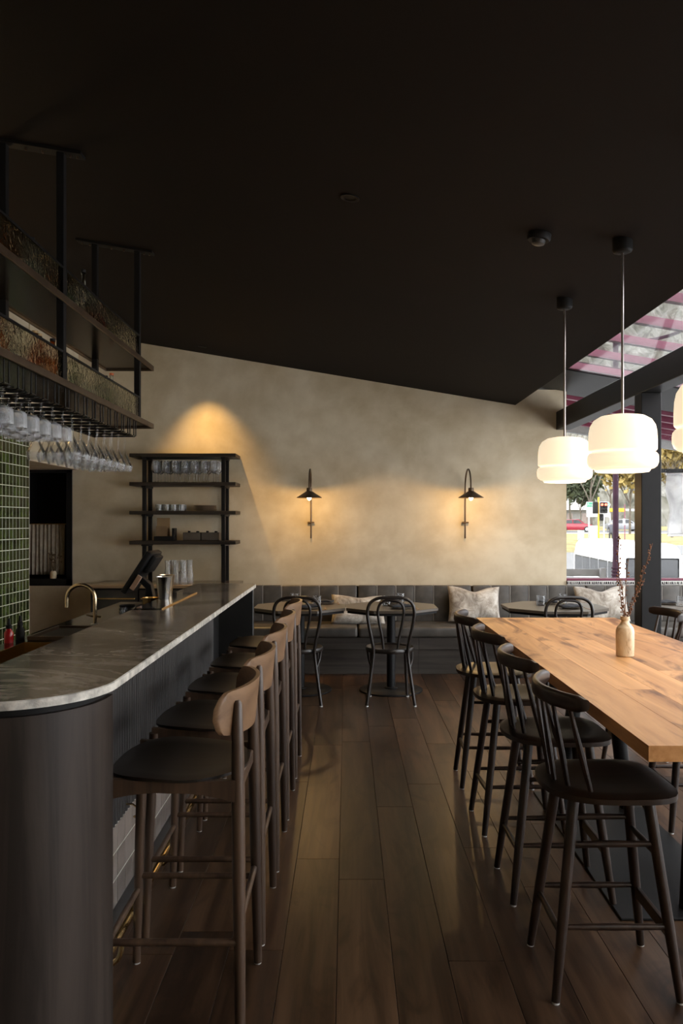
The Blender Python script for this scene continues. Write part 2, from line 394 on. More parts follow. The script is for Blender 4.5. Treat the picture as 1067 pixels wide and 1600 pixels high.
# glass roof to the right of the ceiling
gr = struct('window_2', MB().prism([(1.75, roof_z(1.75)-0.02), (1.80, roof_z(1.80)-0.02), (1.80, roof_z(1.80)+0.12), (1.75, roof_z(1.75)+0.12)], Y0, 8.6, 'y'), black_paint, 'sloping glass roof with maroon purlins', 'window')
XE = 4.95
def roofbar(ya, yb, zlo, zhi): return MB().prism([(1.80, roof_z(1.80)+zlo), (XE, roof_z(XE)+zlo), (XE, roof_z(XE)+zhi), (1.80, roof_z(1.80)+zhi)], ya, yb, 'y')
py = [7.45-0.565*k for k in range(17)]
for y in py:
    obj('purlin', roofbar(y-0.03, y+0.03, 0.012, 0.075), maroon, gr, smooth=False)
for k in range(len(py)-1):
    obj('pane', roofbar(py[k+1]+0.004, py[k]-0.004, 0.0, 0.010), pane_m, gr, smooth=False)
obj('solid_roof_panel', roofbar(7.485, 8.6, 0.0, 0.10), black_paint, gr, smooth=False)
# steel beam and posts under the glass roof
struct('trim_1', MB().box((2.22, Y0, 2.473), (2.37, YW, 2.664), 0.004), black_paint, 'long black steel beam under the glass roof', 'beam')
for k, (y, nm) in enumerate([(6.0, 'black square steel post behind the oak table'), (2.2, 'black square steel post out of the frame on the right')]):
    struct('trim_%d' % (k+2), MB().box((2.22, y, 0), (2.37, y+0.15, 2.473), 0.004), black_paint, nm, 'post')
# big window in the end wall beyond the plaster
w1 = struct('window_1', MB().box((2.33, YW+0.02, 0.872), (4.9, YW+0.12, 0.895), 0.003), maroon, 'wide window above the banquette facing the street', 'window')
obj('sill_board', MB().box((2.33, YW-0.02, 0.83), (4.9, YW+0.15, 0.838)), white_fringe, w1, smooth=False)
obj('pane', MB().box((2.335, YW+0.065, 0.895), (4.88, YW+0.072, 2.46)), pane_m, w1, smooth=False)
obj('side_frame', MB().box((4.86, YW+0.02, 0.895), (4.9, YW+0.12, 2.46)), black_paint, w1, smooth=False)
fr = MB(); x = 2.34
while x < 4.85:
    ln = random.uniform(0.024, 0.034); rr = random.uniform(0.004, 0.007); fr.tube([(x, YW-0.026, 0.868), (x+random.uniform(-.004, .004), YW-0.03, 0.868-ln)], [rr, rr*0.7], 5); x += random.uniform(0.016, 0.024)
fr.box((2.33, YW-0.03, 0.864), (4.86, YW-0.02, 0.872))
o = obj('fringe', fr, white_fringe, w1); o['kind'] = 'stuff'
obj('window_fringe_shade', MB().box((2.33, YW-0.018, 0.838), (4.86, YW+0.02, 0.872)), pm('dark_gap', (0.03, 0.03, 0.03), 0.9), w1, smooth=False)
# glazed right side of the room
w3 = struct('window_3', MB().box((4.82, Y0, 0.0), (4.92, 8.6, 0.08)).box((4.82, Y0, 2.36), (4.92, 8.6, 2.46)), black_paint, 'glazed side wall on the right', 'window')
for k in range(8):
    y = Y0+k*1.5
    obj('mullion', MB().box((4.83, y, 0.08), (4.91, y+0.05, 2.36)), black_paint, w3, smooth=False)
    if k < 7: obj('pane', MB().box((4.865, y+0.05, 0.08), (4.873, y+1.5, 2.36)), pane_m, w3, smooth=False)
# small dark window in the alcove
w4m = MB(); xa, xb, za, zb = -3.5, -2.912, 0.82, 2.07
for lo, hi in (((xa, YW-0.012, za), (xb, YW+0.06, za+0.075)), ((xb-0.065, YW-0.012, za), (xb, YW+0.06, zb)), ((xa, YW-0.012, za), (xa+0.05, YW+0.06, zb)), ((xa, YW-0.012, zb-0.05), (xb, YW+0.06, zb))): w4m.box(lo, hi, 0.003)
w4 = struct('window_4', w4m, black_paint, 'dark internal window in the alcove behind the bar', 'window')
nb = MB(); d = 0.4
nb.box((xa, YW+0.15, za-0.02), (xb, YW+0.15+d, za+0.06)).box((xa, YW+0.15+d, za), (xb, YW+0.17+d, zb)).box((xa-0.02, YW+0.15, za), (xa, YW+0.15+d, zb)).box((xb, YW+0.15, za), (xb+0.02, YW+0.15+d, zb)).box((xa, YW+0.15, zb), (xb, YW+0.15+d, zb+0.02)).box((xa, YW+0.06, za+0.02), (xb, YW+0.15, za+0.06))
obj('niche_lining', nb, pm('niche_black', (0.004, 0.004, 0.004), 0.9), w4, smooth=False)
# ================================================================ THE BAR
BZ = 1.06; BX = -0.638                       # worktop height and its customer edge
def counter_outline(inset=0.0):
    R = 0.28-inset; cx, cy_ = -0.918, 2.21
    pts = [(-1.073, 1.93+inset)]
    pts += [(cx+R*math.sin(a), cy_-R*math.cos(a)) for a in [PI/2*i/14 for i in range(15)]]
    r2 = 0.10-min(inset, .05); ex, ey = BX-inset-r2, 5.68-r2
    pts += [(ex+r2*math.cos(a), ey+r2*math.sin(a)) for a in [PI/2*i/8 for i in range(9)]]
    pts += [(-1.073, 5.68)]
    return pts
worktop = tag(obj('worktop', MB().prism(counter_outline(0.004), BZ-0.022, BZ), marble, angle=0.3), 'polished brown veined marble worktop along the top of the bar', 'worktop')
# rough light edge strip following the outline
eo, ei = counter_outline(0.0), counter_outline(0.0042)
em = MB()
rings = []
for (a, b_) in zip(eo, ei):
    rings.append([em.bm.verts.new((*b_, BZ-0.0225)), em.bm.verts.new((*a, BZ-0.0225)), em.bm.verts.new((*a, BZ-0.002)), em.bm.verts.new((*b_, BZ+0.0003))])
for i in range(len(rings)-1):
    for k in range(4): em.bm.faces.new((rings[i][k], rings[i][(k+1) % 4], rings[i+1][(k+1) % 4], rings[i+1][k]))
o = obj('stone_edge', em, marble_edge, worktop, angle=0.9); o['label'] = 'rough pale chiselled edge'
# inset black drip mat with brass trim
dm = tag(obj('drip_mat', MB().box((-1.068, 3.99, BZ), (-0.925, 4.9, BZ+0.004), 0.001), pm('black_mirror_mat', (0.008, 0.008, 0.008), 0.06, spec=0.6), smooth=False), 'glossy black drip mat with brass trim on the bar top', 'mat')
obj('brass_trim', MB().box((-0.929, 3.985, BZ), (-0.922, 4.905, BZ+0.0065), 0.001), brass, dm, smooth=False)
# base
bar = thing('bar_counter', 'long black timber bar front with rounded end panel and fluted front', 'bar', (0, 0, 0))
ep = []
R, cx, cy_ = 0.26, -0.918, 2.21
ep = [(-1.6, 1.95), (-0.918, 1.95)]+[(cx+R*math.sin(a), cy_-R*math.cos(a)) for a in [PI/2*i/14 for i in range(1, 15)]]+[(-0.658, 2.24), (-0.86, 2.24), (-0.86, 2.30), (-1.6, 2.30)]
obj('end_panel', MB().prism(ep, 0.0, BZ-0.045), ebony, bar, angle=0.3)
ep2 = [(-1.58, 1.965), (-0.918, 1.965)]+[(cx+0.245*math.sin(a), cy_-0.245*math.cos(a)) for a in [PI/2*i/14 for i in range(1, 15)]]+[(-0.673, 2.24), (-0.90, 2.24), (-0.90, 2.30), (-1.58, 2.30)]
obj('shadow_gap', MB().prism(ep2, BZ-0.045, BZ-0.0225), black_matt, bar, angle=0.3)
obj('core', MB().box((-1.07, 2.3, 0.0), (-0.885, 5.5, BZ-0.0225)), black_matt, bar, smooth=False)
fm = MB(); y = 2.36
fm.box((-0.885, 2.36, 0.367), (-0.868, 5.14, BZ-0.0225))
while y < 5.12:
    fm.tube([(-0.875, y+0.017, 0.367), (-0.875, y+0.017, BZ-0.0225)], 0.0150, 8); y += 0.034
o = obj('fluted_panel', fm, flute_m, bar, angle=0.9); o['kind'] = 'stuff'
obj('tile_bed', MB().box((-0.885, 2.36, 0.06), (-0.868, 5.14, 0.367)), grout, bar, smooth=False)
bt = MB().box((0, 0, 0), (0.0018, 0.0955, 0.0955), 0.0005).mesh('tile', grey_tile, False)
for c in range(27):
    for r in range(3): put('tile', bt, bar, (-0.868, 2.40+0.1015*c, 0.0615+0.1015*r))
obj('plinth', MB().box((-1.07, 2.3, 0.0), (-0.822, 5.5, 0.06), 0.004), pm('grey_plinth', (0.09, 0.09, 0.092), 0.4), bar, smooth=False)
obj('end_gable', MB().box((-1.07, 5.5, 0.0), (-0.648, 5.56, BZ-0.0225), 0.003), pm('black_gable', (0.012, 0.012, 0.012), 0.4), bar, smooth=False)
obj('recess_panel', MB().box((-1.07, 5.14, 0.06), (-0.93, 5.5, BZ-0.0225)), black_matt, bar, smooth=False)
rail = thing('foot_rail', 'polished brass foot rail along the bottom of the bar', 'rail', (0, 0, 0))
obj('pipe', MB().tube([(-0.752, 2.4, 0.14), (-0.752, 5.46, 0.14)], 0.0165, 12), brass, rail)
for y in (2.62, 3.42, 4.22, 5.02):
    obj('bracket', MB().tube([(-0.752, y, 0.13)]+[(-0.752-0.02+0.03*math.cos(a), y, 0.10+0.05*math.sin(a)) for a in (0.6, 0.2, -0.2, -0.6, -1.0)]+[(-0.79, y, 0.03), (-0.822, y, 0.03)], 0.009, 8), brass, rail)
    obj('foot_flange', MB().tube([(-0.8215, y, 0.03), (-0.812, y, 0.03)], 0.018, 12), brass, rail)
for y in (3.1, 3.75, 4.5):
    hk = obj('bag_hook', MB().tube([(-0.859, y, 0.40), (-0.835, y, 0.40), (-0.815, y, 0.385), (-0.815, y, 0.36), (-0.83, y, 0.35)], 0.004, 6), brass, bar)
# working bench behind, with sink, tap and tray
bench = thing('work_bench', 'low dark polished work bench behind the bar top', 'bench', (0, 0, 0))
sx0, sx1, sy0, sy1 = -1.47, -1.20, 2.75, 3.62
bm_ = MB()
for lo, hi in (((-1.55, 2.36, .925), (-1.085, sy0, .95)), ((-1.55, sy1, .925), (-1.085, 5.45, .95)), ((-1.55, sy0, .925), (sx0, sy1, .95)), ((sx1, sy0, .925), (-1.085, sy1, .95))): bm_.box(lo, hi)
obj('bench_top', bm_, bench_m, bench, smooth=False)
obj('cabinet', MB().box((-1.53, 2.36, 0), (-1.085, 2.7, .925)).box((-1.53, 3.66, 0), (-1.085, 5.45, .925)).box((-1.53, 2.7, 0), (-1.085, 3.66, .70)), black_matt, bench, smooth=False)
sk = MB(); t = 0.006
for lo, hi in (((sx0, sy0, .74), (sx1, sy1, .746)), ((sx0, sy0, .74), (sx0+t, sy1, .952)), ((sx1-t, sy0, .74), (sx1, sy1, .952)), ((sx0, sy0, .74), (sx1, sy0+t, .952)), ((sx0, sy1-t, .74), (sx1, sy1, .952))): sk.box(lo, hi)
obj('sink', sk, brass, bench, smooth=False)
tr = MB().box((-1.47, 3.66, .9505), (-1.17, 4.05, .956), 0.002)
for lo, hi in (((-1.47, 3.66, .956), (-1.46, 4.05, .972)), ((-1.18, 3.66, .956), (-1.17, 4.05, .972)), ((-1.46, 3.66, .956), (-1.18, 3.67, .972)), ((-1.46, 4.04, .956), (-1.18, 4.05, .972))): tr.box(lo, hi)
tag(obj('drainer_tray', tr, bronze, smooth=False), 'bronze drainer tray beside the bar sink', 'tray')
tag(obj('chopping_board', MB().box((-1.44, 3.70, .9565), (-1.21, 3.99, .966), 0.002), black_matt, smooth=False), 'thin black board lying in the drainer tray', 'board')
tp = thing('tap', 'gooseneck satin brass tap over the bar sink', 'tap', (-1.335, 4.22, .95))
obj('base', MB().lathe([(0.001, 0), (0.024, 0), (0.024, 0.008), (0.014, 0.012)], n=16), nickel, tp)
tm = MB().tube([(0.0, 0, 0.005), (0, 0, 0.10)]+arc((-0.075, 0, 0.14), 0.075, 0, PI, 12)+[(-0.15, 0, 0.095)], 0.0105, 10)
obj('spout', tm, pm('satin_brass', (0.60, 0.47, 0.30), 0.25, 1.0), tp)
obj('lever', MB().tube([(0.0, 0, 0.045), (-0.045, 0, 0.055)], [0.006, 0.004], 8).tube([(0, 0, .05), (.03, 0, .045)], 0.005, 8), brass, tp)
# dropper bottles of red bitters
bl = MB().lathe([(0.001, 0), (0.019, 0), (0.0205, 0.006), (0.0205, 0.045), (0.012, 0.058), (0.010, 0.064), (0.001, 0.065)], n=16).mesh('bottle_body', red_liquid)
db = MB().lathe([(0.001, 0), (0.019, 0), (0.0205, 0.006), (0.0205, 0.045), (0.012, 0.058), (0.010, 0.064), (0.001, 0.065)], n=16).mesh('bottle_body', black_matt)
cp_ = MB().lathe([(0.001, 0.064), (0.013, 0.064), (0.013, 0.08), (0.009, 0.084), (0.008, 0.105), (0.003, 0.112), (0.001, 0.112)], n=12).mesh('dropper_cap', black_matt)
for k, (x, y, me, lb) in enumerate([(-1.562, 3.52, bl, 'red dropper bottle nearest the frame edge behind the sink'), (-1.535, 3.615, bl, 'red dropper bottle between another red one and a black one'), (-1.527, 3.72, db, 'small black dropper bottle beside the red ones')]):
    t_ = thing('dropper_bottle', lb, 'bottle', (x, y, .95), 0, 'dropper bottles by the sink'); put('bottle_body', me, t_); put('dropper_cap', cp_, t_)
# shaker tins on the drip mat side
def tin(name, label, loc, h, r0, r1, m):
    return tag(obj(name, MB().lathe([(0.001, 0), (r0, 0), (r0+0.001, 0.004), (r1, h-0.003), (r1+0.0015, h), (r1-0.001, h), (r0-0.002, 0.006), (0.001, 0.006)], n=28), m, None, loc), label, 'shaker')
tin('shaker_tin', 'tall steel cocktail tin standing on the drip mat', (-1.035, 4.50, BZ+.004), .125, .030, .044, steel)
tin('shaker_tin', 'second tall brass-toned tin just behind the steel one', (-1.055, 4.66, BZ+.004), .125, .030, .044, pm('warm_steel', (0.6, 0.48, 0.34), 0.2, 1.0))
tin('shaker_tin', 'short wide golden tin left of the tall tins', (-1.135, 4.60, .95), .112, .040, .046, brass)
gb = [(-1.20, 4.36), (-1.24, 4.50), (-1.29, 4.68)]
for k, (x, y) in enumerate(gb):
    tag(obj('garnish_bowl', MB().lathe([(0.001, 0), (0.025, 0), (0.04, 0.03), (0.047, 0.06), (0.0455, 0.06), (0.038, 0.03), (0.001, 0.004)], n=20), glass if k < 2 else black_paint, None, (x, y, .95)), ['clear glass garnish bowl nearest the tap', 'clear glass garnish bowl beside the golden tin', 'black garnish bowl on the work bench behind the glass ones'][k], 'bowl', 'garnish bowls on the work bench')
# till screen, seen from behind and tilted
till = thing('till_screen', 'black tilted till screen on the work bench behind the bar', 'till', (-1.31, 5.05, .95), 0)
obj('foot', MB().box((-0.03, -0.09, 0), (0.13, 0.09, 0.018), 0.006), black_matt, till)
obj('stand', MB().prism([(0.03, 0.016), (0.10, 0.016), (0.075, 0.15), (0.02, 0.20), (0.0, 0.17), (0.04, 0.13)], -0.035, 0.035, 'y', 0.003), black_matt, till)
Mt = Matrix.Translation((0.01, 0, 0.235)) @ Matrix.Rotation(math.radians(33), 4, 'Y')
obj('screen', MB().box((-0.018, -0.15, -0.15), (0.018, 0.15, 0.15), 0.008, 2, Mt), black_paint, till)
obj('display', MB().box((-0.0195, -0.135, -0.135), (-0.018, 0.135, 0.135), 0, 1, Mt), pm('dark_display', (0.01, 0.012, 0.015), 0.1), till)
obj('rear_housing', MB().box((0.018, -0.10, 0.02), (0.05, 0.10, 0.14), 0.01, 2, Mt), black_matt, till)
obj('card_reader', MB().box((0.02, -0.16, -0.10), (0.05, -0.15, 0.0), 0.003, 1, Mt), pm('copper_edge', (0.4, 0.25, 0.17), 0.4), till)
# back counter
bb = thing('back_counter', 'dark back counter with fridge doors against the end wall', 'cabinet', (0, 0, 0))
obj('counter_top', MB().box((-2.56, 7.82, .845), (-1.10, YW-.004, .875), 0.003), marble, bb)
obj('front_edge', MB().box((-2.56, 7.805, .845), (-1.10, 7.82, .876), 0.002), wood('warm_wood_edge', (0.16, 0.10, 0.055), (0.30, 0.20, 0.11), 0.5, 3, 'x'), bb)
obj('body', MB().box((-2.53, 7.86, .08), (-1.10, YW-.004, .845)), black_matt, bb, smooth=False)
for k in range(3):
    x = -2.52+0.472*k
    d_ = obj('door', MB().box((x, 7.835, .12), (x+.46, 7.86, .83), 0.004), pm('smoked_door', (0.03, 0.026, 0.022), 0.12, var=0.1), bb)
    obj('handle', MB().box((x+.02, 7.815, .735), (x+.44, 7.833, .75), 0.003), brass, d_)
obj('kick', MB().box((-2.50, 7.90, 0), (-1.12, YW-.004, .08)), black_matt, bb, smooth=False)

# ================================================================ WALL SHELF UNIT
sh = thing('shelf_unit', 'tall dark open shelf unit standing on the back counter', 'shelf', (0, 0, 0))
SZ = [1.285, 1.591, 1.884, 2.177]; SX0, SX1, SYF = -2.215, -1.133, 8.10
shelf_wood = wood('blackened_shelf_timber', (0.012, 0.009, 0.007), (0.03, 0.022, 0.016), 0.45, 2.5, 'x')
for z in SZ: obj('shelf_board', MB().box((SX0, SYF, z-0.018), (SX1, YW-0.003, z+0.018), 0.002), shelf_wood, sh)
for x in (-2.075, -1.265):
    for y in (8.16, 8.40): obj('post', MB().box((x-.02, y-.016, .875), (x+.02, y+.016, SZ[3]-.018), 0.003), black_paint, sh)
    for z in SZ: obj('cross_bar', MB().box((x-.022, 8.12, z-.036), (x+.022, 8.44, z-.018), 0.002), black_paint, sh)
# wine glasses standing on the upper shelf
def wine_up(): return [(0.001, 0.003), (0.036, 0.001), (0.037, 0.003), (0.006, 0.008), (0.0035, 0.02), (0.0035, 0.085), (0.008, 0.093), (0.030, 0.110), (0.043, 0.135), (0.043, 0.17), (0.036, 0.225), (0.0345, 0.225), (0.041, 0.17), (0.041, 0.136), (0.028, 0.112), (0.003, 0.098)]
wg = MB().lathe(wine_up(), n=20).mesh('wine_glass', glass_glint)
for c in range(7):
    for r in range(3):
        tag(put('wine_glass', wg, None, (-1.97+.1*c+(.008*r), 8.18+.095*r, SZ[2]+.018)), '%s wine glass from the left in the %s row, standing on the upper shelf' % (ORD[c], ['front', 'middle', 'back'][r]), 'glass', 'wine glasses on the upper shelf')
tg = MB().lathe([(0.001, 0), (0.03, 0), (0.034, 0.004), (0.036, 0.068), (0.034, 0.068), (0.031, 0.008), (0.001, 0.008)], n=20).mesh('tumbler', clear('ribbed_glass', (0.95, 0.97, 0.97), 0.9, 0.3, 0.05, 0.14))
for c in range(4):
    for r in range(2):
        tag(put('tumbler', tg, None, (-1.93+.076*c, 8.18+.085*r, SZ[1]+.018)), '%s low tumbler from the left in the %s row on the second-highest open shelf' % (ORD[c], ['front', 'rear'][r]), 'glass', 'tumblers on the shelf with plates')
pl = MB().lathe([(0.001, 0), (0.07, 0), (0.12, 0.010), (0.122, 0.013), (0.07, 0.006), (0.001, 0.005)], n=32).mesh('plate', stone_plate)
for k in range(5): tag(put('plate', pl, None, (-1.47, 8.27, SZ[1]+.018+.0115*k)), 'brown stoneware plate on the open shelf, %s of the stack from the bottom' % ORD[k], 'plate', 'stacked brown plates')
mh = thing('menu_holder', 'black open holder with kraft menus on the lowest shelf', 'holder', (-1.88, 8.22, SZ[0]+.018))
obj('tray', MB().box((-.10, -.06, 0), (.11, .07, .045), 0.003).box((.085, -.06, .045), (.11, .07, .13), 0.003), black_matt, mh, smooth=False)
tag(obj('menu_card', MB().box((-.07, .02, .046), (.065, .03, .235), 0, 1), kraft, None, (-1.90, 8.235, SZ[0]+.018), smooth=False), 'taller kraft menu card standing in the black holder', 'menu')
tag(obj('menu_card', MB().box((-.07, -.02, .046), (.045, -.012, .15), 0, 1), pm('kraft_dark', (0.22, 0.14, 0.07), 0.8), None, (-1.895, 8.22, SZ[0]+.018), smooth=False), 'shorter kraft menu card in front in the black holder', 'menu')
boxm = pm('grey_brown_card_box', (0.085, 0.066, 0.048), 0.8)
for k, x in enumerate((-1.595, -1.405)):
    bx = thing('storage_box', 'grey-brown open box with bottles on the lowest shelf, %s of the pair' % ['left', 'right'][k], 'box', (x, 8.25, SZ[0]+.018), 0, 'open boxes on the lowest shelf')
    m_ = MB()
    for lo, hi in (((-.09, -.07, 0), (.09, .07, .006)), ((-.09, -.07, 0), (-.084, .07, .085)), ((.084, -.07, 0), (.09, .07, .085)), ((-.084, -.07, 0), (.084, -.064, .085)), ((-.084, .064, 0), (.084, .07, .085))): m_.box(lo, hi)
    obj('box_body', m_, boxm, bx, smooth=False)
    obj('divider', MB().box((-.003, -.064, .006), (.003, .064, .08)), boxm, bx, smooth=False)
    obj('contents', MB().tube([(-.05, 0, .01), (-.04, .01, .1)], .014, 8).tube([(.045, -.01, .01), (.05, 0, .098)], .016, 8), black_matt, bx)
cf = MB().lathe([(0.001, 0), (0.032, 0), (0.036, 0.006), (0.037, 0.08), (0.028, 0.13), (0.024, 0.165), (0.030, 0.235), (0.0285, 0.235), (0.022, 0.165), (0.026, 0.13), (0.034, 0.08), (0.032, 0.01), (0.001, 0.008)], n=20).mesh('water_carafe', glass_glint)
for k, (x, y) in enumerate([(-1.80, 8.0), (-1.72, 8.02), (-1.64, 8.0), (-1.77, 8.12), (-1.68, 8.13), (-1.60, 8.11)]):
    tag(put('water_carafe', cf, None, (x, y, .875)), 'clear glass carafe on the back counter, %s from the left in the %s row' % (ORD[k % 3], 'front' if k < 3 else 'rear'), 'carafe', 'carafes on the back counter')
# curtain and little vase inside the dark window
cm = MB(); nu = 60
def cur(dy):
    def f(u, v):
        x = -3.45+u*(0.42); z = 0.93+v*0.54
        amp = 0.018*(0.6+0.4*(1-v))
        return Vector((x, YW+0.11+dy+amp*math.sin(u*62)+0.006*math.sin(u*23+v*3), z))
    return f
cm.slab(cur(0), cur(0.003), nu*2, 6)
ct = thing('cafe_curtain', 'cream linen half curtain inside the dark alcove window', 'curtain', (0, 0, 0)); obj('cloth', cm, curtain_m, ct, angle=3)
obj('curtain_rod', MB().tube([(-3.49, YW+.11, 1.475), (-2.93, YW+.11, 1.475)], .005, 8), brass, ct)
v2 = thing('bud_vase', 'small stoneware vase with dried flowers inside the dark alcove window', 'vase', (-3.125, YW+.024, .895))
obj('vase_body', MB().lathe([(0.001, 0), (0.03, 0), (0.034, 0.01), (0.034, 0.06), (0.024, 0.075), (0.024, 0.08), (0.02, 0.08), (0.001, 0.07)], n=16), ceramic, v2)
fm2 = MB(); rr = random.Random(4)
for k in range(14):
    a = rr.uniform(0, 2*PI); q = rr.uniform(.02, .075); z = rr.uniform(.17, .27); p = (q*math.cos(a), q*math.sin(a), z)
    fm2.tube([(0, 0, .07), (p[0]*.5, p[1]*.5, z*.6), p], .0015, 4)
    for j in range(4):
        d_ = Vector((rr.uniform(-1, 1), rr.uniform(-1, 1), rr.uniform(-1, 1)))*.012; fm2.tube([Vector(p)+d_-Vector((0, 0, .004)), Vector(p)+d_+Vector((0, 0, .004))], .005, 5)
obj('dried_flowers', fm2, pm('dried_brown', (0.14, 0.09, 0.04), 0.9), v2)

# ================================================================ HANGING RACK OVER THE BAR
RX, RXB, RY0, RY1 = -1.34, -1.63, 2.1, 5.48; ZL, ZU = 2.138, 2.535
rk = thing('hanging_rack', 'black steel rack with two shelves hung from the ceiling over the bar', 'rack', (0, 0, 0))
for z in (ZL, ZU):
    s_ = obj('shelf', MB().box((RXB-.03, RY0, z+.012), (RX+.01, RY1, z+.022)), dark_sheet, rk, smooth=False)
    obj('front_lip', MB().box((RX+.002, RY0, z), (RX+.012, RY1, z+.034), 0.0015), bronze, s_, smooth=False)
    obj('rear_lip', MB().box((RXB-.032, RY0, z), (RXB-.022, RY1, z+.034), 0.0015), bronze, s_, smooth=False)
    obj('end_lip', MB().box((RXB-.022, RY1-.01, z), (RX+.002, RY1, z+.034), 0.0015), bronze, s_, smooth=False)
pys = (2.4, 3.77, 5.14)
for y in pys:
    for x in (RX-.012, RXB+.005):
        obj('post', MB().box((x-.018, y-.018, ZL+.022), (x+.018, y+.018, ceil_z(x)-.012), 0.002), black_matt, rk, smooth=False)
    zc = lambda x: ceil_z(x)-.012
    obj('ceiling_plate', MB().prism([(-1.74, zc(-1.74)-.004), (-1.25, zc(-1.25)-.004), (-1.25, zc(-1.25)+.011), (-1.74, zc(-1.74)+.011)], y-.035, y+.035, 'y'), black_matt, rk, smooth=False)
    for bx_ in (-1.71, -1.66, -1.52, -1.44, -1.31, -1.275):
        obj('bolt', MB().lathe([(0.001, -.012), (0.006, -.012), (0.006, 0), (0.001, 0)], (bx_, y, zc(bx_)-.003), 6), bronze, rk)
for z in (ZL, ZU):
    for ya, yb in ((2.42, 3.75), (3.79, 5.12)):
        g_ = obj('glass_panel', MB().box((RX-.002, ya+.004, z+.036), (RX+.003, yb-.004, z+.158)), rip, rk, smooth=False); g_['label'] = 'rippled obscure glass panel'
        obj('panel_frame', MB().box((RX-.006, ya, z+.158), (RX+.006, yb, z+.168)).box((RX-.006, ya, z+.034), (RX+.006, ya+.006, z+.158)).box((RX-.006, yb-.006, z+.034), (RX+.006, yb, z+.158)), black_paint, g_, smooth=False)
slots = []
yl = [3.02+0.1365*k for k in range(16)]
rodm = pm('dark_wire', (0.008, 0.007, 0.006), 0.5, 0.0, spec=0.2)
for y in yl:
    m_ = MB()
    for d_ in (-.024, .024):
        m_.tube([(RX-.01, y+d_, ZL+.012), (RX-.01, y+d_, ZL-.088), (RX-.018, y+d_, ZL-.095), (RXB+.01, y+d_, ZL-.095)], .0035, 6)
    m_.tube([(RX-.01, y-.024, ZL-.09), (RX-.01, y+.024, ZL-.09)], .0035, 6)
    obj('glass_rail', m_, rodm, rk)
obj('rear_rail', MB().tube([(RXB+.01, yl[0]-.05, ZL-.095), (RXB+.01, yl[-1]+.05, ZL-.095)], .005, 8).tube([(RXB+.01, yl[0]-.05, ZL-.095), (RXB+.01, yl[0]-.05, ZL+.012)], .005, 8).tube([(RXB+.01, yl[-1]+.05, ZL-.095), (RXB+.01, yl[-1]+.05, ZL+.012)], .005, 8).tube([(RXB+.01, 4.0, ZL-.095), (RXB+.01, 4.0, ZL+.012)], .005, 8), rodm, rk)
# hanging stemware: near ones with straight short bowls, far ones angular wine glasses
coupe = [(0.001, 0.0), (0.044, 0.001), (0.0445, 0.003), (0.006, 0.008), (0.004, 0.02), (0.004, 0.066), (0.010, 0.074), (0.034, 0.086), (0.0415, 0.096), (0.043, 0.155), (0.0415, 0.155), (0.040, 0.098), (0.033, 0.089), (0.003, 0.078)]
angular = [(0.001, 0.0), (0.044, 0.001), (0.0445, 0.003), (0.006, 0.008), (0.0038, 0.02), (0.0038, 0.105), (0.008, 0.115), (0.046, 0.196), (0.048, 0.204), (0.046, 0.212), (0.040, 0.236), (0.0385, 0.236), (0.0445, 0.211), (0.046, 0.204), (0.044, 0.197), (0.003, 0.12)]
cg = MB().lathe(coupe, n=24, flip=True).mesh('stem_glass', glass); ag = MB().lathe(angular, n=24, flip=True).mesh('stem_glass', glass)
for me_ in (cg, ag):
    me_.materials.append(glass_foot); me_.materials.append(glass_glint); me_.materials.append(bowl_haze)
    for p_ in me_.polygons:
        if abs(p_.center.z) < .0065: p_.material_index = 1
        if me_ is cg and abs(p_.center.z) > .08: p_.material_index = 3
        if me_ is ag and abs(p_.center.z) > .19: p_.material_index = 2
ns = len(yl)-1
for k in range(ns):
    y = (yl[k]+yl[k+1])/2; far = ns-1-k
    for r, x in enumerate((-1.395, -1.487, -1.579)):
        cup = k < 7
        lb = ('short-bowled stem glass' if cup else 'angular wine glass')+' hanging in the bar rack, %s slot from the far end, %s row' % (ORD[far], ['front', 'middle', 'rear'][r])
        tag(put('stem_glass', cg if cup else ag, None, (x, y, ZL-.0885)), lb, 'glass', 'stemware hanging under the bar rack')
# bottles on the rack
def bottle(kind, h, r, glassm, capm, label, loc):
    t_ = thing('liquor_bottle', label, 'bottle', loc, 0, 'bottles on the hanging rack')
    s_ = h*.62
    obj('bottle_glass', MB().lathe([(0.001, 0), (r*.94, 0), (r, .008), (r, s_*.86), (r*.75, s_), (r*.36, s_*1.14), (r*.34, h*.93), (r*.40, h*.935), (r*.40, h*.955), (0.001, h*.955)], n=18), glassm, t_)
    obj('stopper', MB().lathe([(0.001, h*.955), (r*.40, h*.955), (r*.42, h*.96), (r*.42, h), (0.001, h)], n=12), capm, t_)
    if kind: obj('paper_label', MB().lathe([(r+.0006, s_*.2), (r+.0006, s_*.65)], n=18), paper, t_)
kinds = [('amber', bottle_amber, cork), ('clear', bottle_clear, black_matt), ('green', bottle_green, black_matt), ('red', bottle_red, black_matt), ('amber', bottle_amber, black_matt), ('clear', bottle_clear, orange_cap)]
def row(z, ys, hs, ks, lvl):
    n_ = len(ys)
    for i, (y, h, k) in enumerate(zip(ys, hs, ks)):
        nm, g_, c_ = kinds[k]
        bottle(i % 2, h, .034, g_, c_, '%s glass bottle on the %s rack shelf, %s from the far end' % (nm, lvl, ORD[n_-1-i]), (-1.49+.02*math.sin(i*2.1), y, z+.022))
row(ZU, [3.02, 3.2, 3.36, 3.55, 3.72, 3.92, 4.14, 4.45, 4.72, 4.92], [.27, .30, .29, .26, .27, .25, .24, .35, .25, .22], [3, 0, 4, 0, 1, 0, 2, 1, 3, 1], 'upper')
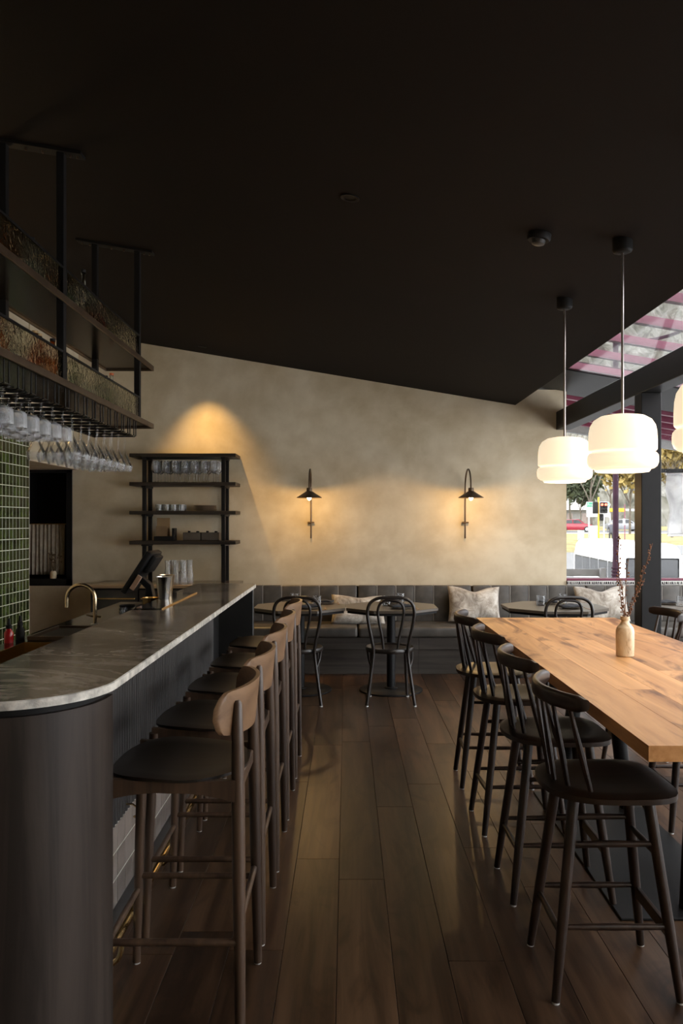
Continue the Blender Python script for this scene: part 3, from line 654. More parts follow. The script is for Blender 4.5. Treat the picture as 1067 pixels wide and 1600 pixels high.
row(ZL, [3.05, 3.25, 3.42, 3.6, 3.76, 3.9, 4.03, 4.25, 4.5, 4.68, 4.86, 5.1, 5.28], [.24, .23, .24, .22, .24, .26, .265, .2, .21, .24, .23, .29, .22], [4, 2, 0, 1, 0, 0, 4, 2, 1, 2, 2, 5, 2], 'lower')
# ================================================================ BAR STOOLS
def make_bar_stool(label, loc, rz):      # local: sitter faces +x
    t_ = thing('bar_stool', label, 'stool', loc, rz, 'bar stools along the marble bar')
    SH = 0.745
    def ol(a):
        c, s_ = math.cos(a), math.sin(a); n = 2.7
        r = 1/((abs(c)**n+abs(s_)**n)**(1/n)); x = .205*c*r; y = .225*s_*r
        if x < 0: y *= 1-.22*(x/.205)**2
        return (x, y)
    top = lambda x, y: SH+.020+.30*y*y-.10*max(0, x)**2-.012*math.exp(-((x+.05)/.12)**2)
    obj('seat', MB().plate(ol, top, lambda x, y: top(x, y)-.016, 7, 48, .004), ply_seat, t_, angle=1.0)
    bk = MB()
    def bf(off):
        def f(u, v):
            q = u*2-1; y = .235*math.sin(q*1.15)/math.sin(1.15)
            x = -.222+.085*(1-math.cos(q*1.35))/(1-math.cos(1.35))+off
            edge = 1-.72*max(0, (abs(q)-.80)/.20)**2.4
            zt = 1.010+.008*(1-q*q); zb = .875+.018*q*q
            m_ = (zt+zb)/2; z = m_+(v-.5)*(zt-zb)*edge
            return Vector((x-.10*(z-.94), y, z))
        return f
    bk.slab(bf(.0065), bf(-.0065), 28, 6)
    obj('backrest', bk, ply_back, t_, angle=0.9)
    cap = MB().lathe([(0.001, 0), (0.0125, 0), (0.0125, .006), (0.001, .006)], n=10).mesh('foot_cap', glide_m)
    for s_ in (-1, 1):
        l = obj('rear_leg', MB().tube([(-.207, .222*s_, .005), (-.2013, .2049*s_, .4), (-.197, .192*s_, .70), (-.1949, .1857*s_, .85), (-.1931, .1803*s_, .975), (-.193, .180*s_, .983)], [.0145, .0185, .020, .018, .0135, .008], 12), ply_leg, t_); put('foot_cap', cap, l, (-.207, .222*s_, 0))
        l = obj('front_leg', MB().tube([(.205, .222*s_, .005), (.192, .212*s_, .4), (.178, .200*s_, .745)], [.0135, .017, .0185], 12), ply_leg, t_); put('foot_cap', cap, l, (.205, .222*s_, 0))
        ap = MB()
        def af(dy):
            def f(u, v):
                x = .185-.375*u; top_ = .755-.005*u+.02*abs(u-.5); d_ = .030+.034*(abs(u-.5)*2)**2
                return Vector((x, (.200-.0)*s_+dy, top_-d_*v))
            return f
        ap.slab(af(.010), af(-.010), 12, 2)
        obj('side_apron', ap, ply_leg, t_, angle=0.9)
        obj('side_stretcher', MB().tube([(.196, .2145*s_, .30), (-.198, .2145*s_, .30)], .0105, 10), ply_leg, t_)
    obj('front_apron', MB().box((.168, -.195, .70), (.188, .195, .745), .004), ply_leg, t_)
    obj('rear_apron', MB().box((-.197, -.19, .695), (-.177, .19, .74), .004), ply_leg, t_)
    obj('rear_stretcher', MB().tube([(-.198, -.213, .335), (-.198, .213, .335)], .0105, 10), ply_leg, t_)
    obj('front_stretcher', MB().tube([(.198, -.213, .255), (.198, .213, .255)], .0105, 10), ply_leg, t_)
    return t_
bys = [2.485, 3.045, 3.635, 4.225, 4.875]
bl_ = ['walnut-backed bar stool nearest the viewer at the marble bar', 'walnut-backed bar stool second from the viewer at the marble bar', 'middle one of the five walnut-backed bar stools at the marble bar', 'walnut-backed bar stool second from the far end of the bar', 'walnut-backed bar stool at the far end of the bar by the bistro chair']
bs0 = make_bar_stool(bl_[0], (-.51, bys[0], 0), PI)
for k in range(1, 5): dup(bs0, bl_[k], (-.51, bys[k], 0), PI)

# ================================================================ OAK COMMUNAL TABLE
TZ = 0.92; TX0, TX1, TY0, TY1 = .78, 1.617, 2.06, 4.81
ot = thing('communal_table', 'long oak high table with a thick board top', 'table', (0, 0, 0))
wds = [.155, .125, .15, .13, .147, .13]; x = TX0; js = [3.35, 2.75, 3.9, 3.1, 2.6, 3.6]
for k, wd in enumerate(wds):
    for ya, yb in ((TY0, js[k]), (js[k], TY1)):
        obj('board', MB().box((x+.0003, ya+.0003, TZ-.042), (x+wd-.0003, yb-.0003, TZ), .0004), oak, ot, smooth=False)
    x += wd
obj('base_plate', MB().box((1.03, 2.99, 0), (1.54, 4.4, .010), .002), black_paint, ot, smooth=False)
for p_, q_ in (((1.12, 4.15), (1.22, 4.15)), ((1.46, 4.15), (1.36, 4.15)), ((1.325, 3.08), (1.42, 3.2))):
    obj('pedestal', MB().tube([(*p_, .010), (*q_, TZ-.05)], .038, 16), black_paint, ot)
obj('under_frame', MB().box((1.0, 2.5, TZ-.05), (1.5, 4.5, TZ-.0425)), black_paint, ot, smooth=False)

# ================================================================ SPINDLE-BACK STOOLS
def make_spindle_stool(label, loc, rz):
    t_ = thing('spindle_stool', label, 'stool', loc, rz, 'spindle-back stools around the oak table')
    SH = .632
    def ol(a):
        c, s_ = math.cos(a), math.sin(a); n = 4.2 if c > 0 else 2.5
        r = 1/((abs(c)**n+abs(s_)**n)**(1/n)); return (.208*c*r, .212*s_*r)
    top = lambda x, y: SH+.022-.010*math.exp(-((x-.01)/.13)**2-(y/.15)**2)
    obj('seat', MB().plate(ol, top, lambda x, y: SH-.008, 7, 48, .006), stool_seat, t_, angle=0.8)
    cap = MB().lathe([(0.001, 0), (0.0125, 0), (0.0125, .006), (0.001, .006)], n=10).mesh('foot_cap', glide_m)
    ft = {}
    for sx in (-1, 1):
        for s_ in (-1, 1):
            a, b_ = Vector((.195*sx, .170*s_, .005)), Vector((.118*sx, .100*s_, SH-.004)); ft[sx, s_] = (a, b_)
            l = obj('leg', MB().tube([a, a.lerp(b_, .35), b_], [.0135, .0175, .0185], 12), stool_wood, t_); put('foot_cap', cap, l, (a.x, a.y, 0))
    def on(sx, s_, z): a, b_ = ft[sx, s_]; return a.lerp(b_, (z-a.z)/(b_.z-a.z))
    def rung(A, B_, nm): obj(nm, MB().tube([A, A.lerp(B_, .5), B_], [.0085, .0115, .0085], 10), stool_wood, t_)
    for s_ in (-1, 1):
        rung(on(-1, s_, .225), on(1, s_, .225), 'rung'); rung(on(-1, s_, .475), on(1, s_, .475), 'rung')
    rung(on(-1, -1, .20), on(-1, 1, .20), 'rung'); rung(on(1, -1, .44), on(1, 1, .44), 'rung')
    a, b_ = on(1, -1, .205), on(1, 1, .205)
    obj('foot_board', MB().box((a.x-.008, a.y, .185), (a.x+.008, b_.y, .225), .003), stool_wood, t_)
    rl = MB()
    def rc(q): return Vector((-.208+.082*q*q, .236*q, .942))
    def rf(side):
        def f(u, v):
            q = u*2-1; p = rc(q); th_ = .013+.004*(abs(q)**3); hh = .026*(1-.30*max(0, (abs(q)-.92)/.08)**2)
            ang = (v-.5)*PI
            return p+Vector((side*th_*math.cos(ang)**.6 if abs(math.cos(ang)) > 1e-6 else 0, 0, hh*math.copysign(abs(math.sin(ang))**.7, math.sin(ang))))
        return f
    rl.slab(rf(1), rf(-1), 24, 8)
    obj('top_rail', rl, stool_wood, t_, angle=1.2)
    for q in (-.86, -.52, -.18, .18, .52, .86):
        p = rc(q*.92); bx_ = -.166+.120*(q*q); a = Vector((bx_, .170*q, SH+.014)); b_ = p-Vector((0, 0, .018))
        obj('spindle', MB().tube([a, a.lerp(b_, .4), b_], [.0075, .0105, .0065], 8), stool_wood, t_)
    return t_
sys_ = [2.65, 3.28, 3.97, 4.63]
sl = ['spindle-back stool nearest the viewer on the aisle side of the oak table', 'spindle-back stool second from the viewer on the aisle side of the oak table', 'spindle-back stool third from the viewer on the aisle side of the oak table', 'spindle-back stool farthest away on the aisle side of the oak table']
ss0 = make_spindle_stool(sl[0], (.845, sys_[0], 0), 0)
for k in range(1, 4): dup(ss0, sl[k], (.845, sys_[k], 0), [0, .0, .03, -.03][k])
sr = ['spindle-back stool nearest the viewer on the window side of the oak table, mostly hidden', 'spindle-back stool second from the viewer on the window side of the oak table', 'spindle-back stool third from the viewer on the window side of the oak table', 'spindle-back stool by the black post on the window side of the oak table']
for k in range(4): dup(ss0, sr[k], ([1.77, 1.77, 1.755, 1.79][k], [2.62, 3.30, 4.0, 4.80][k], 0), PI+[0, .02, .0, -.03][k])

# vase with berry twigs on the oak table
vz = thing('stoneware_vase', 'mottled cream stoneware bottle vase on the oak table', 'vase', (1.2, 3.436, TZ))
obj('vase_body', MB().lathe([(0.001, 0), (0.034, 0), (0.0375, .004), (0.0385, .06), (0.0385, .108), (0.034, .124), (0.020, .142), (0.0165, .150), (0.0165, .156), (0.0195, .158), (0.0195, .171), (0.014, .171), (0.012, .15), (0.001, .14)], n=40), ceramic, vz, angle=.38)
twig_m = pm('brown_twig', (0.16, 0.075, 0.035), 0.8); berry_m = pm('russet_bud', (0.20, 0.078, 0.032), 0.7, rnd=0.2)
rr = random.Random(12)
def twig(tip, ctrl, n, label, half=False):
    p0 = Vector((0, 0, .15)); p1, p2 = Vector(ctrl), Vector(tip)
    pts = [p0*(1-s_)**2+p1*2*s_*(1-s_)+p2*s_*s_ for s_ in [i/12 for i in range(13)]]
    q = thing('berry_twig', label, 'twig', (1.2, 3.436, TZ), 0, 'dry berry twigs in the stoneware vase')
    obj('stem', MB().tube([(0, 0, .03)]+pts, [.0018]*6+[.0013]*8, 5), twig_m, q)
    m_ = MB()
    for i in range(n):
        s_ = .12+.88*i/n; k = s_*12; a = pts[int(min(k, 11))].lerp(pts[int(min(k, 11))+1], k-int(min(k, 11)))
        an = rr.uniform(0, 2*PI); d_ = Vector((math.cos(an), math.sin(an)*.7, rr.uniform(-.2, .6))).normalized()*.0085
        c_ = a+d_; R_ = rr.uniform(.0027, .0045)
        m_.lathe([(R_*math.sin(PI*j/4)+.0001, -R_*math.cos(PI*j/4)) for j in range(5)], c_, 6); m_.tube([a, c_], .0007, 4)
    ob = obj('buds', m_, berry_m, q, angle=3); ob['kind'] = 'stuff'
D = 3.436/F
def tipof(px, py): return ((px-977)*D, 0.0, (1026-py)*D)
twig(tipof(968, 838), (-.035, .01, .30), 44, 'tall berry twig rising almost straight from the vase')
twig(tipof(1020, 850), (.045, -.01, .25), 52, 'tall berry twig leaning right in front of the black post')
twig(tipof(983, 870), (.005, .02, .30), 13, 'short thin berry twig between the two tall ones')
twig(tipof(1008, 905), (.02, -.015, .22), 13, 'short berry twig leaning right low in the vase')
twig(tipof(972, 905), (-.012, -.01, .25), 15, 'short berry twig on the left of the vase')

# ================================================================ BANQUETTE
bq = thing('banquette', 'long charcoal leather banquette along the end wall', 'banquette', (0, 0, 0))
cuts = [-1.08, .11, 1.30, 2.49, 3.68, 4.85]
obj('back_board', MB().box((-1.08, 8.40, .30), (4.85, YW-.002, .82)), black_matt, bq, smooth=False)
obj('seat_base', MB().box((-1.08, 7.86, 0), (4.85, 8.40, .245)).box((-1.08, 7.83, .245), (4.85, 8.40, .36)), ebony_x, bq, smooth=False)
x = -1.08
while x < 4.84:
    xb = min(x+1.785, 4.85)
    obj('apron_board', MB().box((x+.001, 7.815, .247), (xb-.001, 7.83, .359), .001), ebony_x, bq, smooth=False)
    obj('base_board', MB().box((x+.001, 7.845, .0), (xb-.001, 7.86, .245), .001), ebony_x, bq, smooth=False)
    x = xb
def puff(lo, hi, b_, seg=3): return MB().box(lo, hi, b_, seg)
for k in range(5):
    a, b_ = cuts[k], cuts[k+1]
    obj('seat_cushion', puff((a+.004, 7.80, .36), (b_-.004, 8.30, .465), .028, 4), leather, bq)
    bc = obj('back_cushion', MB().box((a+.006, 8.335, .47), (b_-.006, 8.40, .825), .012, 2), leather, bq)
    n = 6; wd = (b_-a-.012)/n
    for j in range(n):
        xa = a+.006+wd*j
        e0, e1 = xa+.001, xa+wd-.001
        obj('channel_panel', MB().box((e0, 8.292, .455), (e1, 8.345, .835), .014, 3), leather, bc)
    for j in range(1, n):
        xa = a+.006+wd*j
        obj('piping', MB().tube([(xa, 8.2925, .47), (xa, 8.2925, .822), (xa, 8.315, .8365)], .0055, 6), pm('seam_piping', (0.24, 0.225, 0.205), 0.45) if 'seam_piping' not in bpy.data.materials else bpy.data.materials['seam_piping'], bc)
# scatter cushions
def pillow(label, loc, rx, ry, rz, w_=.46, h_=.40, t=.075, chop=.05):
    m_ = MB()
    def f(sg):
        def g(u, v):
            a, b_ = u*2-1, v*2-1
            pinch = 1-.07*(1-abs(a)**2)*(abs(b_)**2); pinch2 = 1-.07*(1-abs(b_)**2)*abs(a)**2
            th_ = t*((1-a**4)**.6)*((1-b_**4)**.6)
            z = b_*h_/2*pinch
            if b_ > 0: z -= chop*math.exp(-(a/.38)**2)*b_
            return Vector((a*w_/2*pinch2, sg*th_*(1+.12*math.sin(5*a+3*b_)), z))
        return g
    m_.slab(f(1), f(-1), 22, 20)
    bmesh.ops.remove_doubles(m_.bm, verts=m_.bm.verts, dist=.0004)
    o = obj('cushion', m_, cush, None, loc, 0, angle=2.5); o.rotation_euler = (rx, ry, rz)
    tag(o, label, 'cushion', 'mottled velvet cushions on the banquette'); return o
pillow('mottled velvet cushion behind the two joined octagonal tables', (.115, 8.13, .60), -.42, .03, .06, .56, .32, chop=.025)
pillow('mottled velvet cushion left of the lone octagonal table', (1.30, 8.15, .655), -.36, .02, .0, .54, .38)
pillow('mottled velvet cushion right of the lone octagonal table beside the black post', (2.60, 8.13, .655), -.40, -.03, -.05, .54, .40, chop=.055)

# ================================================================ OCTAGONAL PEDESTAL TABLES
def octa(r): return [(r/math.cos(PI/8)*math.cos(PI/8+k*PI/4), r/math.cos(PI/8)*math.sin(PI/8+k*PI/4)) for k in range(8)]
def ped_table(label, x, r, y=7.08):
    t_ = thing('octagonal_table', label, 'table', (x, y, 0), 0, 'octagonal pedestal tables')
    obj('table_top', MB().prism(octa(r), .725, .75, 'z', .003), table_m, t_, angle=0.4)
    obj('table_edge', MB().prism(octa(r-.012), .705, .725, 'z'), black_matt, t_, angle=0.4)
    obj('column', MB().tube([(0, 0, .02), (0, 0, .70)], .038, 20), black_paint, t_)
    obj('base_disc', MB().lathe([(.001, 0), (.275, 0), (.28, .004), (.28, .014), (.27, .020), (.001, .022)], n=40), black_paint, t_)
    obj('collar', MB().lathe([(.038, .018), (.06, .02), (.06, .03), (.038, .036)], n=20), black_paint, t_)
    obj('top_plate', MB().box((-.18, -.18, .695), (.18, .18, .705)), black_matt, t_, smooth=False)
tabs = [(-.414, .40), (.392, .40), (1.836, .435), (3.10, .42)]
for (x, r), lb in zip(tabs, ['octagonal pedestal table nearest the bar end', 'octagonal pedestal table joined to the one by the bar, in the aisle', 'lone octagonal pedestal table in front of the plaster wall corner', 'octagonal pedestal table behind the black post']): ped_table(lb, x, r)
tum = MB().lathe([(0.001, 0), (0.034, 0), (0.0365, .004), (0.038, .088), (0.0365, .088), (0.034, .012), (0.001, .012)], n=24).mesh('water_glass', clear('water_glass', (0.96, 0.97, 0.98), 0.9, 0.25, 0.03, 0.06))
plt = MB().lathe([(0.001, 0), (0.06, 0), (0.10, .010), (0.102, .013), (0.06, .006), (0.001, .005)], n=32).mesh('side_plate', pm('taupe_plate', (0.30, 0.24, 0.18), 0.4))
def napkin(x, y, rz, label):
    m_ = MB()
    def f(dz):
        def g(u, v):
            a, b_ = u*2-1, v*2-1
            return Vector((a*.095, b_*.06+.008*math.sin(3*a), dz*(.012+.012*(1-a*a)*(1-b_**2)+.004*math.sin(6*a+2*b_))))
        return g
    m_.slab(f(1.0), f(0.0), 12, 8)
    tag(obj('napkin', m_, napkin_m, None, (x, y, .7645), rz, angle=2.0), label, 'napkin', 'folded dark napkins on the octagonal tables')
knife = MB().box((-.009, -.11, 0), (.009, -.01, .003), .001).box((-.006, -.01, 0), (.006, .10, .0025), .001).mesh('knife', pm('bronze_cutlery', (0.30, 0.18, 0.09), 0.3, 1.0), False)
nmz = ['table nearest the bar end', 'joined table in the aisle', 'lone octagonal table', 'octagonal table behind the post']
# centre of each setting: (table, dx, dy of plate), glasses given as world offsets from the table centre
sets = {0: ((.09, -.20), (.20, .22), [(-.07, .26), (.15, .03)]), 1: ((.08, -.18), (.02, .22), [(-.04, .02), (.10, .28)]), 2: ((.10, -.19), (.0, .20), [(-.10, .05), (.13, .18)]), 3: ((-.05, -.18), (-.2, .16), [(-.14, -.02), (.10, .18)])}
for k, (near, farp, gl) in sets.items():
    x, y = tabs[k][0], 7.08
    for j, (dx, dy) in enumerate((near, farp)):
        wh = ['aisle', 'banquette'][j]
        tag(put('side_plate', plt, None, (x+dx, y+dy, .75)), 'taupe side plate on the %s side of the %s' % (wh, nmz[k]), 'plate', 'side plates on the octagonal tables')
        napkin(x+dx-.01, y+dy, .2*(-1)**j, 'folded dark napkin on the %s side of the %s' % (wh, nmz[k]))
        tag(put('knife', knife, None, (x+dx+.135, y+dy, .75), .05), 'bronze knife on the %s side of the %s' % (wh, nmz[k]), 'knife', 'bronze knives on the octagonal tables')
    for j, (dx, dy) in enumerate(gl):
        tag(put('water_glass', tum, None, (x+dx, y+dy, .75)), 'water glass, the %s of two on the %s' % (['left', 'right'][j], nmz[k]), 'glass', 'water glasses on the octagonal tables')

# ================================================================ BENTWOOD CHAIRS
def make_bent_chair(label, loc, rz):      # local: sitter faces +y
    t_ = thing('bentwood_chair', label, 'chair', loc, rz, 'black bentwood bistro chairs')
    R = .0135
    def spline(P, n=6):
        P = [Vector(p) for p in P]; out = []
        for i in range(len(P)-1):
            p0, p1, p2, p3 = P[max(i-1, 0)], P[i], P[i+1], P[min(i+2, len(P)-1)]
            for j in range(n):
                s_ = j/n; out.append(.5*((2*p1)+(p2-p0)*s_+(2*p0-5*p1+4*p2-p3)*s_*s_+(3*p1-p0-3*p2+p3)*s_**3))
        return out+[P[-1]]
    half = [(-.195, -.195, .008), (-.165, -.175, .22), (-.140, -.165, .42), (-.150, -.175, .52), (-.182, -.190, .68), (-.190, -.197, .77), (-.168, -.202, .84), (-.105, -.206, .878), (0, -.208, .886)]
    obj('back_hoop', MB().tube(spline(half+[(-x, y, z) for x, y, z in half[-2::-1]], 5), R, 10), bent_m, t_)
    inn = [(-.058, -.150, .46), (-.070, -.162, .56), (-.098, -.180, .70), (-.105, -.188, .78), (-.085, -.196, .835), (-.045, -.200, .858), (0, -.201, .862)]
    obj('inner_hoop', MB().tube(spline(inn+[(-x, y, z) for x, y, z in inn[-2::-1]], 5), .011, 10), bent_m, t_)
    obj('seat_ring', MB().lathe([(.150, .425), (.198, .425), (.202, .432), (.202, .452), (.196, .46), (.160, .46), (.150, .452), (.150, .425)], n=40), bent_m, t_)
    obj('seat_panel', MB().lathe([(.001, .446), (.08, .447), (.155, .452), (.155, .440), (.001, .436)], n=40), stool_seat, t_)
    cap = MB().lathe([(0.001, 0), (0.014, 0), (0.014, .009), (0.001, .009)], n=10).mesh('foot_cap', glide_m)
    for s_ in (-1, 1):
        l = obj('front_leg', MB().tube([(.160*s_, .175, .008), (.150*s_, .155, .22), (.142*s_, .135, .43)], [.0115, .0135, .0165], 10), bent_m, t_); put('foot_cap', cap, l, (.160*s_, .175, 0))
        put('foot_cap', cap, t_, (-.195*s_, -.195, 0))
        obj('leg_brace', MB().tube(spline([(-.152*s_, -.170, .30), (-.175*s_, -.12, .36), (-.186*s_, -.05, .425)], 4), .009, 8), bent_m, t_)
    return t_
bc0 = make_bent_chair('black bentwood chair with a round seat at the joined octagonal table in the aisle', (.356, 6.65, 0), 0)
dup(bc0, 'black bentwood chair behind the bar stools at the octagonal table by the bar end', (-.40, 6.65, 0), -.02)
dup(bc0, 'black bentwood chair showing only its hoop behind the oak table', (1.80, 6.65, 0), .0)

# ================================================================ LAMPS
def sconce(label, x):
    t_ = thing('wall_lamp', label, 'lamp', (x, YW, 0), 0, 'bronze swan-neck wall lamps')
    obj('stem', MB().tube([(0, -.035, 1.323), (0, -.035, 1.85)]+arc((0, -.035-.195, 1.85), .195, 0, PI, 16, 'yz', .19)[1:]+[(0, -.425, 1.82)], .0085, 10), bronze, t_)
    obj('wall_bracket', MB().tube([(0, 0, 1.49), (0, -.035, 1.49)], .012, 10).box((-.035, -.05, 1.482), (.035, -.022, 1.498), .003), bronze, t_)
    obj('wall_bracket', MB().tube([(0, 0, 1.80), (0, -.035, 1.80)], .010, 10), bronze, t_)
    s_ = obj('shade', MB().lathe([(.012, 1.842), (.026, 1.84), (.028, 1.825), (.028, 1.808), (.055, 1.79), (.120, 1.748), (.128, 1.742), (.127, 1.738), (.118, 1.742), (.055, 1.783), (.02, 1.80), (.001, 1.80)], (0, -.425, 0), 36), bronze, t_)
    obj('bulb', MB().lathe([(.001, 1.715), (.012, 1.718), (.021, 1.732), (.021, 1.748), (.012, 1.765), (.010, 1.785), (.001, 1.785)], (0, -.425, 0), 16), bulb_m, s_)
    lamp('wall_lamp_light', 'POINT', (0, -.425, 1.700), 9.0, (1.0, .60, .22), .02, t_)
sconce('bronze swan-neck wall lamp nearer the shelf unit', -.38)
sconce('bronze swan-neck wall lamp nearer the window', 1.25)
def pendant(label, y):
    x = 1.29; zc = ceil_z(x)
    t_ = thing('pendant_lamp', label, 'lamp', (x, y, 0), 0, 'opal glass pendants over the oak table')
    zb = 1.728
    prof = [(.010, .272), (.06, .271), (.10, .264), (.130, .246), (.146, .220), (.152, .19), (.154, .150), (.154, .108), (.150, .102), (.139, .099), (.139, .095), (.150, .092), (.158, .082), (.160, .066), (.159, .046), (.153, .030), (.140, .020), (.126, .017), (.124, .012)]
    obj('shade', MB().lathe([(r, zb+z) for r, z in prof], n=48), opal, t_, angle=1.2)
    obj('diffuser', MB().lathe([(.124, zb+.012), (.118, zb+.004), (.06, zb+.001), (.001, zb)], n=48), opal_low, t_)
    obj('rod', MB().tube([(0, 0, zb+.27), (0, 0, zc-.05)], .0065, 10), nickel, t_)
    obj('canopy', MB().lathe([(.001, zc-.062), (.030, zc-.062), (.042, zc-.056), (.046, zc-.048), (.046, zc+.014), (.001, zc+.014)], n=28), black_matt, t_)
    lamp('pendant_light', 'POINT', (0, 0, zb-.03), 4.0, (1.0, .80, .55), .08, t_)
pendant('opal glass pendant lamp farthest from the viewer over the oak table', 4.72)
pendant('middle opal glass pendant lamp over the oak table', 3.728)
pendant('opal glass pendant lamp cut by the right edge of the picture', 2.74)
# smoke detector, recessed downlights
xd, yd = .924, 3.82; zd = ceil_z(xd)
sd = thing('smoke_detector', 'black round smoke detector on the dark ceiling', 'detector', (xd, yd, zd)); sd.rotation_euler = (0, math.atan(.166), 0)
obj('base', MB().lathe([(.001, 0), (.056, 0), (.057, -.022), (.050, -.032), (.001, -.032)], n=28), black_matt, sd)
obj('sensor_head', MB().lathe([(.001, -.032), (.034, -.032), (.030, -.048), (.022, -.052), (.001, -.053)], n=24), pm('dark_grey_plastic', (0.03, 0.028, 0.027), 0.4), sd)
def downlight(label, x, y):
    z = ceil_z(x); t_ = thing('downlight', label, 'lamp', (x, y, z)); t_.rotation_euler = (0, math.atan(.166), 0)
    obj('rim', MB().lathe([(.030, -.001), (.045, -.001), (.045, -.006), (.030, -.004)], n=28), black_matt, t_); obj('reflector', MB().lathe([(.001, -.0008), (.032, -.0015)], n=20), black_matt, t_)
    return t_
downlight('small black recessed downlight in the middle of the dark ceiling', .015, 3.76)
dl = downlight('small black recessed downlight above the shelf unit', -1.47, 8.08)
s_ = lamp('shelf_spot', 'SPOT', (-1.47, 8.10, 3.235), 160.0, (1.0, .60, .20), .012); s_.data.spot_size = math.radians(78); s_.data.spot_blend = 1.0
s_.rotation_euler = (0, 0, 0)

# unseen globe lamp added on the left wall to warm rack and ceiling
gl_ = thing('added_globe_lamp', 'small unseen globe lamp added on the left wall for warm light', 'lamp', (-2.862, 4.9, 2.45))
obj('back_plate', MB().tube([(0, 0, 0), (.012, 0, 0)], .05, 24), brass, gl_); obj('arm', MB().tube([(.012, 0, 0), (.09, 0, 0)], .009, 10), brass, gl_)
obj('globe', MB().lathe([(.07*math.sin(PI*j/12)+.0005, -.07*math.cos(PI*j/12)) for j in range(13)], (.155, 0, 0), 24), glow('added_globe_glow', (1.0, .74, .42), 4.0), gl_, angle=3)
lamp('added_globe_light', 'POINT', (.155, 0, 0.09), 5.0, (1.0, .66, .28), .05, gl_)
# ================================================================ OUTSIDE
def gz(y):
    if y < 42: return -1.5
    if y < 60: return -1.5+1.55*(y-42)/18
    return .05+(y-60)*.006
asph = pm('pale_asphalt', (0.11, 0.11, 0.11), 0.9, var=0.1, scale=3)
grass_m = pm('dry_winter_grass', (0.19, 0.16, 0.055), 0.95, var=0.4, scale=.6)
def strip(name, y0, y1, m, label, x0=-20, x1=70, dz=0.0, n=8):
    g = MB()
    vsx = [[g.bm.verts.new((x, y0+(y1-y0)*i/n, gz(y0+(y1-y0)*i/n)+dz)) for x in (x0, x1)] for i in range(n+1)]
    for i in range(n): g.bm.faces.new((vsx[i][0], vsx[i][1], vsx[i+1][1], vsx[i+1][0]))
    return tag(obj(name, g, m, smooth=False), label, 'ground', kind='structure')
strip('ground_street', 8.7, 53, asph, 'pale asphalt street below the window')
strip('ground_verge', 53, 88, grass_m, 'dry yellow grass verge beyond the street')
strip('ground_road', 88, 104, asph, 'far road behind the grass verge', dz=.02)
strip('ground_lawn', 104, 150, grass_m, 'pale lawn in front of the hill')
# wooded hill
hm, nt, b = nodes('winter_woodland')
f1, _ = tex(nt, .45, (1, 1, .45), 9, .75, .6)
nt.links.new(ramp(nt, f1, [(.36, (.03, .03, .022)), (.46, (.09, .085, .065)), (.56, (.15, .145, .125)), (.68, (.24, .23, .21))]), b.inputs['Base Color']); b.inputs['Roughness'].default_value = .95
hg = MB(); NU, NV = 90, 44; rr = random.Random(5)
def hp(i, j):
    x = -60+260*i/NU; v = j/NV; y = 150+150*v
    z = .5+125*(v**1.0)*(1+.10*math.sin(x*.05)+.05*math.sin(x*.13+2))+(rr.uniform(0, 5.5) if 0 < j else 0)
    return (x+rr.uniform(-1, 1), y+rr.uniform(-1, 1), z)
hv = [[hg.bm.verts.new(hp(i, j)) for j in range(NV+1)] for i in range(NU+1)]
for i in range(NU):
    for j in range(NV): hg.bm.faces.new((hv[i][j], hv[i+1][j], hv[i+1][j+1], hv[i][j+1]))
tag(obj('wooded_hill', hg, hm, angle=.2), 'grey-brown wooded hillside behind the street', 'hill', kind='structure')

# trees
bark_m = pm('grey_brown_bark', (0.10, 0.082, 0.062), 0.95, var=0.3, scale=3)
def tree(name, label, x, y, h, leaf, dens, seed, spread=.5, lsize=.35):
    rr = random.Random(seed); z0 = gz(y); t_ = thing(name, label, 'tree', (x, y, z0), 0, 'trees across the street')
    m_ = MB(); tips = []
    def grow(p, d, L, r, lev):
        q = p+d*L*.5+Vector((rr.uniform(-1, 1), rr.uniform(-1, 1), 0))*L*.06; e = q+d*L*.5
        m_.tube([p, q, e], [r, r*.8, r*.6], 5 if lev < 2 else 3, caps=False)
        if lev >= 2: tips.append((q, L)); tips.append((e, L))
        if lev >= 4: return
        for k in range(3 if lev else 4):
            a = rr.uniform(0, 2*PI); nd = (d+Vector((math.cos(a), math.sin(a), rr.uniform(-.1, .5)))*spread*rr.uniform(.7, 1.3)).normalized()
            grow(p.lerp(e, rr.uniform(.55, 1.0)), nd, L*rr.uniform(.58, .78), r*.55, lev+1)
    grow(Vector((0, 0, 0)), Vector((0, 0, 1)), h*.36, h*.011, 0)
    obj('branches', m_, bark_m, t_, angle=3)
    if leaf is not None:
        lm = MB()
        for (p, L) in tips:
            for k in range(dens):
                c_ = p+Vector((rr.gauss(0, 1), rr.gauss(0, 1), rr.gauss(0, .8)))*L*.35
                a = Vector((rr.uniform(-1, 1), rr.uniform(-1, 1), rr.uniform(-1, 1))).normalized(); b_ = a.cross(Vector((rr.uniform(-1, 1), rr.uniform(-1, 1), 1))).normalized()
                s_ = lsize*rr.uniform(.5, 1.2)
                lm.bm.faces.new([lm.bm.verts.new(c_+v) for v in (a*s_, b_*s_*.6, -a*s_, -b_*s_*.6)])
        lo = obj('foliage', lm, leaf, t_, smooth=False); lo['kind'] = 'stuff'
    return t_
leaf_g = pm('olive_leaves', (0.14, 0.145, 0.05), 0.9, var=0.4, scale=.4); leaf_y = pm('golden_leaves', (0.25, 0.185, 0.06), 0.9, var=0.4, scale=.4)
leaf_d = pm('dark_evergreen_leaves', (0.05, 0.062, 0.03), 0.9, var=0.4, scale=.4)
def bx_at(px, y): return (px-VX)*y/F
tree('bare_tree', 'bare grey tree behind the traffic light', bx_at(925, 98), 98, 15, None, 0, 3, .6)
